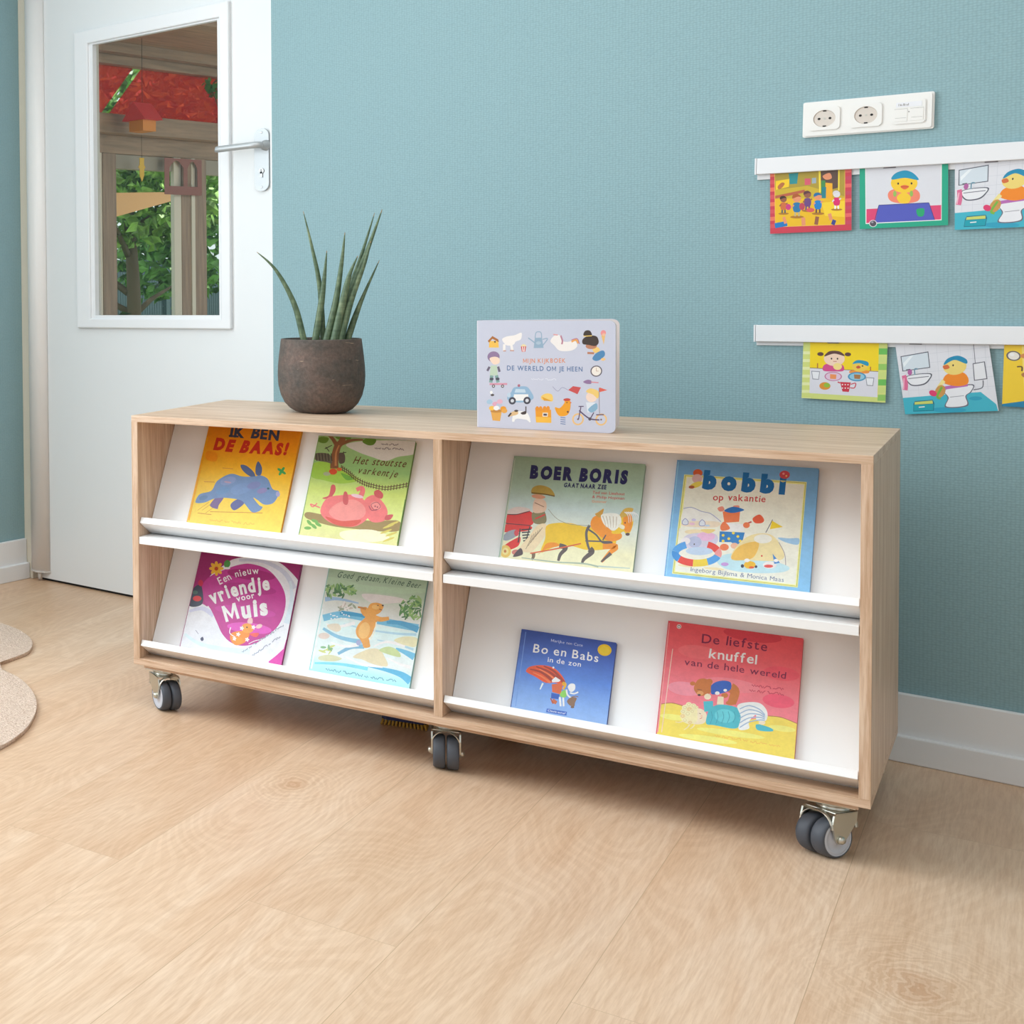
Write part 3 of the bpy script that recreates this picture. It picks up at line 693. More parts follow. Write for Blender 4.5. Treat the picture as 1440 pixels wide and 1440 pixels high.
# 4 pale green and blue river book
a = Art(0.2165, 0.2800, [(285, 80), (1335, 205), (1150, 1325), (80, 1135)], rect(0.2165, 0.2720, 0.0175))
a.gradient([(0, (160, 186, 160)), (0.18, (176, 196, 172)), (0.30, (206, 208, 200)), (0.42, (214, 218, 216)), (0.5, (206, 230, 232)), (0.8, (222, 238, 240)), (0.9, (176, 226, 230)), (1, (160, 220, 226))])
a.blob([(300, 160), (700, 250), (1280, 280), (1250, 330), (700, 320), (300, 240)], (176, 200, 172)).blob([(640, 340), (1000, 370), (1100, 420), (760, 440)], (216, 208, 206))
RB = (112, 178, 208)
for P, w, c in (([(240, 400), (380, 395), (600, 440)], [50, 12], (150, 180, 208)), ([(220, 600), (420, 560), (640, 590), (900, 640), (1240, 700)], [70, 80], RB), ([(400, 540), (620, 570), (700, 600)], [50, 20], (70, 150, 190)), ([(220, 710), (360, 790), (500, 830), (640, 850)], [30, 50], (134, 186, 212)), ([(380, 980), (520, 910), (660, 900)], [30, 50], (126, 176, 204)), ([(900, 640), (1060, 650), (1240, 720)], [30, 70], (84, 156, 196)), ([(1000, 920), (1100, 960), (1200, 1010)], [20, 80], (108, 180, 214)), ([(700, 1110), (900, 1150), (1060, 1200), (1160, 1270)], [16, 90], (96, 176, 212)), ([(440, 660), (700, 720), (1000, 760), (1220, 770)], [10, 30], (170, 206, 222)), ([(800, 830), (1000, 870), (1190, 930)], [10, 26], (170, 206, 222)), ([(130, 1080), (400, 1090), (700, 1140)], [20, 40], (128, 208, 222))): a.line(P, w, c)
for P in ([(250, 660), (380, 690), (560, 650)], [(300, 860), (460, 900), (600, 880)], [(760, 900), (900, 850), (1100, 890)], [(460, 1010), (640, 1090), (860, 1110)], [(900, 1020), (1050, 1090), (1160, 1120)]): a.line(P, [12, 40], (240, 244, 246))
ST = (218, 206, 172)
a.blob([(540, 1010), (700, 930), (820, 930), (880, 1010), (910, 1110), (760, 1090), (640, 1040)], ST).blob([(820, 940), (920, 900), (1020, 940), (1050, 1010), (940, 990)], (190, 206, 150)).blob([(270, 670), (380, 660), (410, 720), (360, 745), (280, 710)], (216, 206, 186)).blob([(180, 1010), (300, 990), (420, 1030), (340, 1060), (190, 1050)], (206, 204, 168)).blob([(980, 830), (1100, 790), (1230, 810), (1210, 900), (1080, 880)], (218, 214, 176)).ell(230, 790, 60, 34, (214, 200, 190))
rn = random.Random(12)
def tuft(cx, cy, rx, ry, n, cols):
    for k in range(n):
        x, y = cx+rn.uniform(-rx, rx), cy+rn.uniform(-ry, ry); an = rn.uniform(0, 180)
        a.ell(x, y, rn.uniform(22, 46), rn.uniform(7, 13), rn.choice(cols), an, 8); a.z -= a.STEP*0.8
    a.z += a.STEP
GR = [(96, 140, 92), (128, 168, 104), (150, 182, 120), (80, 120, 84)]
tuft(350, 310, 90, 60, 34, GR); tuft(490, 300, 60, 40, 18, GR); tuft(1150, 500, 110, 90, 60, GR); tuft(1200, 420, 50, 50, 16, GR); tuft(260, 930, 50, 30, 10, [(130, 176, 130), (200, 206, 130)]); tuft(480, 480, 80, 30, 14, [(190, 180, 170), (150, 160, 140), (220, 214, 210)])
for k in range(14): a.ell(300+rn.random()*200, 540+rn.random()*70, 9, 7, WHITE, 0, 8)
BE, BE2 = (222, 158, 82), (236, 182, 112)
a.blob([(620, 500), (680, 480), (720, 540), (690, 590), (640, 560)], BE).line([(680, 500), (640, 490), (590, 480)], [26, 16], (196, 134, 76))
a.blob([(690, 520), (720, 450), (780, 432), (840, 445), (866, 470), (850, 510), (820, 545), (760, 570), (700, 570)], BE).blob([(660, 600), (700, 550), (780, 560), (800, 620), (770, 700), (730, 790), (660, 840), (590, 800), (570, 730), (600, 660)], BE)
a.line([(760, 590), (840, 610), (925, 598)], [64, 36], BE).blob([(610, 800), (700, 810), (720, 870), (720, 905), (660, 915), (640, 870)], BE).ell(660, 730, 60, 90, BE2, 14).ell(780, 480, 40, 24, BE2, 8).ell(858, 462, 10, 9, (70, 54, 60)).line([(820, 500), (850, 512)], 7, (120, 70, 70), False).ell(806, 462, 6, 6, (70, 54, 60)).ell(600, 860, 26, 30, (160, 164, 200)).line([(790, 640), (770, 740), (720, 830)], 12, (240, 226, 206))
a.hand('Goed gedaan, Kleine Beer', [(372, 165), (800, 212), (1262, 278)], 66, (60, 88, 76), 0.002, 0.0, 1, shear=0.45, gap=0.07)
a.scribble((245, 1160), (640, 1230), 34, (110, 160, 176), (7, 9)).scribble((660, 1235), (1000, 1285), 30, (110, 160, 176), (2, 7, 5))
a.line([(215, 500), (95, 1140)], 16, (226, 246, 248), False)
slope_book(J_LO, 0.4135, a, (140, 190, 190), 'pale green picture book with a brown bear cub beside a blue river')

# 5 wide book with a galloping horse
a = Art(0.2360, 0.2600, [(195, 75), (1390, 160), (1275, 1140), (45, 1000)], rect(0.2360, 0.2590, 0.0190))
a.gradient([(0, (150, 176, 150)), (0.28, (168, 194, 176)), (0.45, (190, 208, 206)), (0.62, (214, 220, 206)), (0.8, (238, 226, 186)), (1, (232, 226, 190))])
a.blob([(90, 600), (200, 540), (330, 560), (300, 620), (120, 640)], (214, 196, 190))
NV_ = (34, 40, 92)
a.hand('BOER BORIS', [(330, 268), (800, 300), (1222, 325)], 112, NV_, 0.075, 0.05, 1, seed=3, gap=0.15).hand('GAAT NAAR ZEE', [(642, 357), (1032, 380)], 40, NV_, 0.05, 0.05, 1, seed=2, gap=0.10)
a.text('Ted van Lieshout', (905, 420), (1200, 437), 27, (190, 74, 74), 0.01).text('& Philip Hopman', (902, 460), (1197, 477), 27, (190, 74, 74), 0.01).text('Gottmer', (900, 500), (1036, 508), 24, (222, 150, 104), 0.01)
RD = (214, 48, 44)
a.blob([(95, 620), (210, 605), (330, 580), (370, 640), (340, 710), (200, 700), (95, 690)], RD).blob([(85, 700), (330, 715), (310, 760), (80, 770)], RD).blob([(90, 900), (180, 840), (240, 820), (220, 900), (120, 940)], RD)
a.blob([(70, 830), (120, 770), (200, 750), (215, 800), (120, 850)], (150, 156, 168)).ell(205, 780, 22, 30, (204, 70, 80)).line([(90, 690), (340, 712)], 8, (96, 40, 50), False).line([(100, 605), (210, 608), (330, 578)], 7, (60, 40, 44))
for k in range(6): a.line([(250+k*4, 750+k*26), (340-k*8, 745+k*26)], 12, (56, 50, 56), False)
a.line([(240, 740), (220, 870)], 12, (56, 50, 56), False).line([(330, 720), (290, 860)], 10, (56, 50, 56), False)
# straw bale and sack riding on the cart
a.blob([(350, 600), (440, 560), (480, 620), (470, 690), (370, 690)], (132, 122, 84)).blob([(365, 590), (370, 480), (430, 460), (480, 500), (470, 580)], (222, 190, 166)).blob([(345, 410), (360, 360), (430, 340), (520, 370), (560, 440), (480, 430), (400, 425)], (176, 150, 72)).line([(345, 410), (450, 420), (560, 442)], 10, (104, 80, 44)).ell(410, 445, 64, 20, (210, 150, 120), 6).line([(375, 500), (460, 540)], 6, (120, 80, 60), False).line([(380, 650), (470, 610)], 12, RD, False)
a.ell(100, 950, 52, 58, (224, 190, 96)).ell(100, 950, 30, 34, (236, 212, 140)).ell(98, 950, 12, 14, (190, 120, 60))
a.blob([(230, 930), (330, 800), (400, 710), (480, 700), (470, 800), (400, 900), (330, 960)], (230, 210, 172))
for k in range(6): a.line([(290+k*22, 930-k*28), (330+k*22, 850-k*22), (350+k*18, 800-k*14)], 5, (150, 130, 104))
HY, HO = (244, 190, 40), (236, 142, 40)
a.blob([(480, 720), (560, 690), (700, 690), (820, 720), (900, 730), (1000, 740), (1100, 800), (1120, 880), (1040, 930), (860, 940), (700, 900), (560, 910), (430, 960), (470, 830)], HY)
a.blob([(430, 960), (480, 880), (560, 870), (600, 900), (480, 930), (400, 980)], HO).line([(600, 900), (660, 920), (610, 980), (590, 1040)], [50, 22], (92, 82, 80)).line([(360, 960), (360, 1000), (345, 1030)], [40, 18], (120, 100, 80)).line([(880, 930), (900, 960), (830, 1020), (810, 1060)], [60, 20], (92, 82, 80)).line([(1000, 900), (1120, 910), (1060, 970), (990, 1050)], [70, 22], HO).line([(1075, 970), (985, 1050)], [34, 16], (92, 82, 80), False)
a.blob([(890, 720), (910, 640), (980, 620), (1010, 680), (1080, 760), (1170, 790), (1160, 840), (1060, 860), (960, 800)], HO).blob([(980, 640), (1010, 560), (960, 590), (930, 610)], (200, 150, 60)).blob([(1080, 780), (1130, 700), (1180, 620), (1250, 600), (1280, 680), (1255, 770), (1220, 800), (1190, 770), (1150, 790)], HY).blob([(1190, 640), (1260, 620), (1270, 700), (1250, 770), (1200, 760)], HO).blob([(1150, 640), (1200, 560), (1280, 560), (1240, 620)], (206, 170, 80))
a.blob([(985, 620), (1060, 600), (1150, 615), (1170, 690), (1110, 760), (1060, 740), (1010, 700)], (236, 232, 220))
for k in range(5): a.line([(1000+k*32, 625+k*2), (1020+k*26, 680+k*6), (1030+k*22, 735)], [8, 3], (190, 178, 160))
for k in range(6): a.line([(1200+k*16, 590), (1230+k*18, 620), (1240+k*16, 690-k*6)], [9, 3], (236, 236, 230))
a.ell(1228, 795, 20, 14, (90, 70, 70)).blob([(1150, 700), (1200, 720), (1190, 750), (1150, 730)], (240, 226, 200)).ell(1205, 690, 6, 8, INK)
HR = (92, 88, 92)
a.line([(880, 710), (850, 780), (860, 880), (880, 940)], [26, 20], HR).line([(870, 750), (940, 800), (1000, 870), (1090, 870)], 16, HR).line([(840, 855), (1080, 865)], 13, HR, False).line([(800, 880), (560, 930), (330, 970)], 12, (208, 96, 60)).line([(1000, 850), (1030, 800)], 12, HR, False)
a.line([(500, 560), (580, 650), (700, 700), (880, 715)], 5, (150, 150, 130)).line([(250, 1010), (560, 1050), (820, 1065), (960, 1095)], [8, 16], (160, 176, 160)).line([(960, 1090), (1250, 1110)], [14, 8], (180, 196, 190), False)
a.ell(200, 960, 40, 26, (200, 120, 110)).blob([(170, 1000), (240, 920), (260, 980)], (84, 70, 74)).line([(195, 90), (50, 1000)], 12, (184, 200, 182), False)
slope_book(J_UP, 0.8070, a, (140, 170, 150), 'wide pale green picture book with a yellow galloping horse on the top level')

# 6 light blue book with a beach
a = Art(0.2195, 0.2745, [(150, 80), (1390, 155), (1310, 1230), (40, 1095)], rect(0.2195, 0.2735, 0.0190))
a.gradient([(0, (112, 164, 208)), (0.5, (126, 182, 226)), (1, (132, 190, 234))])
a.poly([(205, 203), (1283, 268), (1205, 1196), (100, 1080)], (240, 228, 140)).poly([(213, 212), (1275, 276), (1198, 1186), (110, 1073)], (120, 110, 70)).poly([(216, 215), (1272, 279), (1195, 1183), (113, 1070)], (240, 228, 140)).poly([(228, 226), (1262, 290), (1186, 1172), (126, 1060)], (238, 232, 214))
a.poly([(160, 680), (320, 670), (520, 690), (1220, 760), (1186, 1172), (126, 1060)], (242, 232, 216)).blob([(200, 510), (270, 495), (370, 530), (450, 550), (520, 610), (480, 670), (200, 660)], (244, 236, 224)).line([(200, 505), (270, 495), (360, 530), (440, 550), (530, 620)], 6, (150, 156, 190)).blob([(220, 620), (500, 620), (480, 670), (200, 660)], (244, 214, 190))
a.blob([(1030, 760), (1130, 765), (1215, 765), (1205, 820), (1100, 800)], (150, 190, 222)).blob([(500, 940), (700, 900), (1100, 1000), (1080, 1060), (800, 1070), (560, 1030)], (186, 220, 232)).ell(300, 710, 90, 22, (248, 214, 176)).ell(230, 1010, 80, 12, (248, 214, 170), 5).ell(470, 1035, 90, 12, (248, 214, 170), 5)
for x, y in ((215, 620), (365, 630)): a.poly([(x-26, y), (x, y-28), (x+26, y), (x+20, y+26), (x-20, y+26)], (214, 220, 240)).outline([(x-26, y), (x, y-28), (x+26, y), (x+20, y+26), (x-20, y+26)], 5, (110, 120, 180), 2)
a.ell(290, 605, 20, 12, (196, 190, 226)).ell(275, 640, 26, 12, (232, 190, 210)).ell(410, 655, 24, 8, (186, 206, 236))
DB = (22, 104, 164)
a.hand('bobbi', [(362, 318), (1095, 364)], 150, DB, 0.085, 0.03, 1, seed=2, gap=0.20).ell(1090, 205, 46, 36, (200, 74, 84)).ell(1080, 196, 10, 10, (230, 150, 150)).ell(1105, 215, 8, 8, (240, 200, 120))
a.ell(325, 190, 42, 34, (206, 92, 50)).ell(320, 240, 46, 40, (214, 176, 176)).ell(310, 295, 60, 24, (226, 206, 90), -20).ell(270, 315, 26, 14, (170, 90, 60))
a.hand('op vakantie', [(458, 430), (700, 436), (920, 447)], 62, (196, 52, 58), 0.012, 0.06, 1, seed=4, gap=0.10)
# sand bucket with a spade
a.line([(620, 690), (800, 620)], 14, (180, 84, 80), False).blob([(810, 590), (870, 556), (910, 600), (890, 630), (830, 630)], (224, 92, 58)).blob([(500, 500), (545, 485), (560, 520), (520, 530)], (224, 140, 120)).blob([(640, 480), (690, 478), (685, 510), (650, 505)], (224, 140, 120))
a.poly([(545, 530), (700, 520), (690, 620), (560, 630)], (230, 122, 76)).blob([(560, 520), (640, 488), (735, 515), (660, 540), (600, 540)], (40, 110, 180)).poly([(540, 625), (735, 640), (735, 705), (530, 700)], WHITE).blob([(525, 660), (560, 620), (610, 680), (540, 700)], (230, 122, 76)).ell(755, 650, 30, 26, (230, 122, 76))
a.poly([(520, 705), (740, 715), (715, 820), (640, 815), (620, 800), (515, 800)], (40, 124, 190))
for x, y in ((550, 740), (600, 770), (680, 750), (640, 720), (700, 790), (550, 790)): a.ell(x, y, 13, 12, (232, 206, 70), 0, 10)
a.ell(560, 845, 40, 30, (230, 122, 76)).ell(650, 832, 34, 26, (236, 180, 150))
a.blob([(620, 940), (700, 800), (820, 730), (960, 730), (1040, 800), (1090, 900), (1040, 960), (800, 960)], (246, 214, 160)).blob([(620, 940), (700, 830), (860, 800), (820, 930), (700, 960)], (244, 184, 84)).ell(900, 770, 80, 40, (244, 232, 220)).line([(1040, 800), (1090, 900), (1100, 1000)], 6, (160, 150, 160))
a.line([(925, 715), (985, 600)], 7, (90, 90, 110), False).poly([(980, 610), (1075, 665), (960, 685)], (238, 200, 40))
a.blob([(180, 800), (230, 740), (330, 720), (480, 730), (500, 800), (400, 860), (220, 850)], (206, 202, 222)).ell(400, 750, 80, 40, (226, 180, 214)).ell(300, 800, 60, 50, (176, 184, 214)).ell(220, 790, 40, 30, (230, 226, 236)).blob([(350, 690), (480, 690), (420, 725)], (238, 206, 130)).ell(295, 820, 6, 7, INK)
for a0, a1, c in ((170, 215, (60, 140, 210)), (215, 260, (220, 70, 58)), (260, 300, (246, 200, 60)), (300, 345, (80, 156, 222)), (345, 390, (236, 150, 150)), (20, 60, (220, 70, 58)), (120, 170, (80, 156, 222))):
    a.line([(318+190*math.cos(R(t)), 900-86*math.sin(R(t))) for t in [a0+(a1-a0)*k/8 for k in range(9)]], 62, c, False)
a.ell(340, 880, 120, 36, (186, 206, 230))
a.ell(785, 1000, 52, 34, (240, 180, 40)).ell(760, 960, 24, 16, WHITE).ell(720, 1010, 14, 16, (60, 60, 80)).ell(840, 1015, 12, 12, (60, 60, 80)).ell(800, 1022, 24, 10, (220, 90, 50)).ell(960, 1000, 60, 32, (236, 226, 224)).ell(950, 1010, 40, 14, (216, 80, 76)).poly([(985, 900), (1050, 980), (1000, 990)], (60, 130, 200)).ell(565, 995, 34, 16, (190, 150, 210)).ell(890, 920, 8, 8, (200, 60, 60)).ell(1015, 960, 20, 14, WHITE)
a.hand('Ingeborg Bijlsma & Monica Maas', [(262, 1058), (700, 1105), (1082, 1148)], 40, (98, 112, 150), 0.0, 0.03, 1, seed=6, gap=0.09)
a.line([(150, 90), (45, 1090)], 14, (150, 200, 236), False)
slope_book(J_UP, 1.0965, a, (100, 160, 212), 'light blue picture book with a beach scene, rightmost on the top level')

# 7 small dark blue book
a = Art(0.1705, 0.1905, [(210, 92), (1330, 245), (1210, 1195), (75, 990)], rect(0.1705, 0.1900, 0.0165))
a.gradient([(0, (54, 80, 158)), (0.25, (62, 98, 184)), (0.5, (84, 130, 212)), (0.8, (130, 168, 224)), (1, (150, 182, 226))])
a.hand('Marijke ten Cate', [(548, 232), (925, 290)], 34, (206, 212, 232), -0.004, 0.04, 1, seed=1, gap=0.1)
a.hand('Bo en Babs', [(332, 360), (720, 410), (1108, 474)], 104, WHITE, 0.012, 0.05, 1, seed=5, gap=0.14).hand('in de zon', [(506, 472), (900, 530)], 62, WHITE, 0.008, 0.05, 1, seed=3, gap=0.12)
a.ell(1187, 328, 84, 70, (250, 190, 30), 8).ell(1187, 330, 62, 50, (252, 200, 50), 8)
UM = (222, 84, 44)
a.blob([(250, 580), (300, 530), (440, 512), (580, 545), (680, 640), (725, 740), (700, 760), (600, 720), (480, 720), (360, 650), (280, 610)], UM)
for P in ([(300, 560), (440, 600), (560, 690)], [(370, 530), (520, 590), (650, 690)], [(460, 522), (590, 590), (700, 720)]): a.line(P, [14, 40], (160, 60, 44))
for P in ([(330, 600), (440, 650), (540, 720)], [(410, 560), (530, 630), (620, 710)]): a.line(P, [10, 28], (240, 120, 70))
a.ell(575, 540, 12, 12, WHITE).line([(450, 725), (415, 800)], [22, 12], (220, 230, 244), False)
# deck chair, towel and beach bag under the parasol
a.poly([(555, 740), (690, 720), (660, 860), (560, 830)], (214, 104, 62)).poly([(555, 690), (600, 650), (660, 690), (640, 710), (560, 715)], WHITE).poly([(550, 840), (650, 860), (630, 915), (545, 905)], (50, 92, 180)).line([(560, 930), (610, 960)], [50, 40], (196, 104, 66), False).line([(540, 905), (570, 970)], 14, (170, 80, 50), False)
a.line([(650, 890), (660, 1000)], 22, WHITE, False).line([(690, 890), (695, 1000)], 22, WHITE, False).blob([(650, 860), (690, 810), (740, 820), (720, 890), (670, 890)], (140, 206, 96)).line([(700, 750), (690, 720), (720, 740), (690, 800)], 24, (246, 176, 50)).line([(730, 800), (740, 860), (780, 900)], 20, WHITE)
a.blob([(745, 770), (780, 730), (830, 740), (830, 800), (780, 830)], WHITE).line([(770, 840), (820, 850), (870, 830)], 18, WHITE).blob([(735, 940), (780, 895), (850, 900), (830, 960), (820, 1000), (770, 990)], (134, 104, 84)).line([(790, 890), (840, 880), (870, 890)], 10, (134, 104, 84)).ell(800, 1010, 22, 12, (120, 90, 76))
a.poly([(495, 1025), (735, 1065), (728, 1112), (485, 1070)], (66, 106, 190)).text('Clavis', (505, 1060), (610, 1078), 24, (226, 232, 244), 0.01).scribble((620, 1082), (715, 1096), 20, (226, 232, 244), (4, 3))
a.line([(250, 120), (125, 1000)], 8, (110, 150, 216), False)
slope_book(J_LO, 0.8300, a, (48, 74, 150), 'small dark blue picture book with orange parasol and yellow sun')

# 8 pink and yellow book
a = Art(0.2115, 0.2545, [(165, 55), (1345, 215), (1255, 1250), (55, 1030)], rect(0.2115, 0.2540, 0.0160))
a.gradient([(0, (220, 78, 86)), (0.2, (226, 94, 102)), (0.5, (238, 116, 128)), (0.8, (242, 130, 146)), (1, (242, 130, 146))])
for x, y, rx, c in ((900, 180, 260, (204, 62, 76)), (420, 330, 180, (230, 110, 116)), (1150, 520, 160, (228, 88, 104)), (700, 620, 260, (242, 128, 138)), (300, 650, 150, (244, 140, 156)), (1120, 760, 140, (232, 84, 112))): a.ell(x, y, rx, 60, c, 8)
a.poly(spline([(60, 790), (180, 775), (280, 800), (480, 900), (800, 930), (1030, 890), (1150, 905), (1300, 965)], 5)+[(1290, 1300), (20, 1100)], (244, 208, 88))
for x, y, rx in ((200, 900, 120), (700, 1040, 300), (1150, 1000, 120), (500, 1090, 260)): a.ell(x, y, rx, 26, (250, 224, 120), 8)
a.line(spline([(60, 790), (180, 775), (280, 800)], 4), 6, (170, 110, 70)).line(spline([(1030, 890), (1150, 905), (1300, 965)], 4), 6, (170, 110, 70))
MR = (118, 34, 72)
a.hand('De liefste', [(450, 246), (760, 280), (1022, 322)], 84, MR, 0.008, 0.05, 1, seed=4, gap=0.12).hand('knuffel', [(510, 380), (932, 437)], 88, (250, 240, 240), 0.014, 0.05, 1, seed=2, gap=0.09).hand('van de hele wereld', [(296, 440), (740, 500), (1185, 566)], 62, MR, 0.006, 0.05, 1, seed=7, gap=0.11)
a.ell(252, 103, 20, 20, (236, 226, 222)).ell(252, 103, 15, 15, (150, 120, 120)).poly([(242, 106), (252, 94), (262, 108), (258, 112), (246, 111)], (240, 236, 230))
a.scribble((885, 632), (1165, 672), 24, (190, 60, 84), (9, 5)).scribble((865, 676), (1165, 716), 24, (190, 60, 84), (3, 4, 8)).scribble((560, 1070), (1130, 1165), 20, (226, 180, 80), (3, 10, 3, 9, 6))
TB = (192, 112, 50)
a.line([(700, 640), (740, 680), (710, 780)], [90, 76], TB).ell(705, 775, 46, 20, TB).ell(650, 710, 30, 22, TB).ell(370, 605, 24, 18, TB).ell(515, 590, 30, 26, TB).blob([(380, 640), (420, 570), (500, 570), (545, 640), (520, 690), (440, 715), (400, 690)], TB).ell(435, 690, 30, 20, (214, 150, 90)).ell(426, 706, 14, 9, (70, 44, 40)).line([(410, 655), (450, 662)], 5, (110, 66, 40), False)
a.blob([(535, 620), (580, 590), (650, 580), (705, 600), (700, 660), (630, 690), (540, 700), (530, 660)], (40, 90, 180)).ell(585, 690, 20, 16, (230, 236, 240)).ell(655, 665, 16, 12, (230, 236, 240))
SK = (250, 214, 186)
a.line([(610, 790), (615, 720)], [60, 50], SK, False).ell(500, 720, 30, 26, SK).blob([(370, 830), (450, 830), (490, 880), (470, 950), (380, 960), (330, 920)], SK)
a.blob([(270, 870), (290, 800), (350, 780), (400, 810), (410, 870), (400, 940), (330, 960), (270, 920)], (238, 220, 170))
for x, y, r in ((285, 850, 24), (300, 815, 26), (335, 790, 26), (375, 800, 24), (280, 890, 24), (300, 925, 24), (340, 830, 26), (325, 870, 28), (365, 850, 22), (400, 815, 18), (345, 945, 20)): a.ell(x, y, r, r*0.85, (240, 224, 178) if (x+y) % 2 else (230, 208, 154)).outline([(x-r*0.6, y), (x, y-r*0.5), (x+r*0.6, y), (x, y+r*0.5)], 3, (204, 176, 118), 3)
a.line([(425, 865), (440, 872)], 5, (120, 80, 60), False).line([(430, 915), (450, 905)], 5, (200, 90, 80), False).ell(445, 890, 10, 8, (240, 190, 160))
for P in ([(290, 930), (250, 945), (215, 940)], [(340, 965), (320, 990), (290, 1010)], [(385, 965), (365, 990), (345, 1000)]): a.line(P, [14, 6], (232, 212, 160))
TL, TL2 = (70, 176, 192), (96, 196, 208)
a.line([(510, 850), (505, 760)], [80, 84], TL, False).blob([(490, 900), (520, 830), (600, 790), (740, 810), (790, 860), (780, 970), (720, 1000), (560, 970), (490, 960)], TL).ell(650, 890, 90, 60, TL2, 8)
for k in range(5): a.line([(520+k*50, 960-k*3), (540+k*50, 900), (530+k*50, 850)], 5, (52, 146, 168))
a.blob([(760, 800), (850, 770), (960, 780), (1020, 850), (1010, 930), (930, 930), (920, 880), (860, 940), (860, 1000), (770, 1005), (790, 900)], (226, 236, 246))
for k in range(5): a.line([(780, 830+k*40), (860, 800+k*36), (950, 830+k*24), (1000, 880+k*12)], 9, (150, 176, 206))
a.ell(975, 950, 30, 16, SK).blob([(920, 970), (960, 965), (1060, 1000), (1060, 1025), (940, 1015)], TL)
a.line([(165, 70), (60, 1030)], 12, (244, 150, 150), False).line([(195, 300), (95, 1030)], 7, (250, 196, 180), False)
slope_book(J_LO, 1.0845, a, (206, 72, 82), 'pink and yellow picture book with a child lying under a teddy bear')
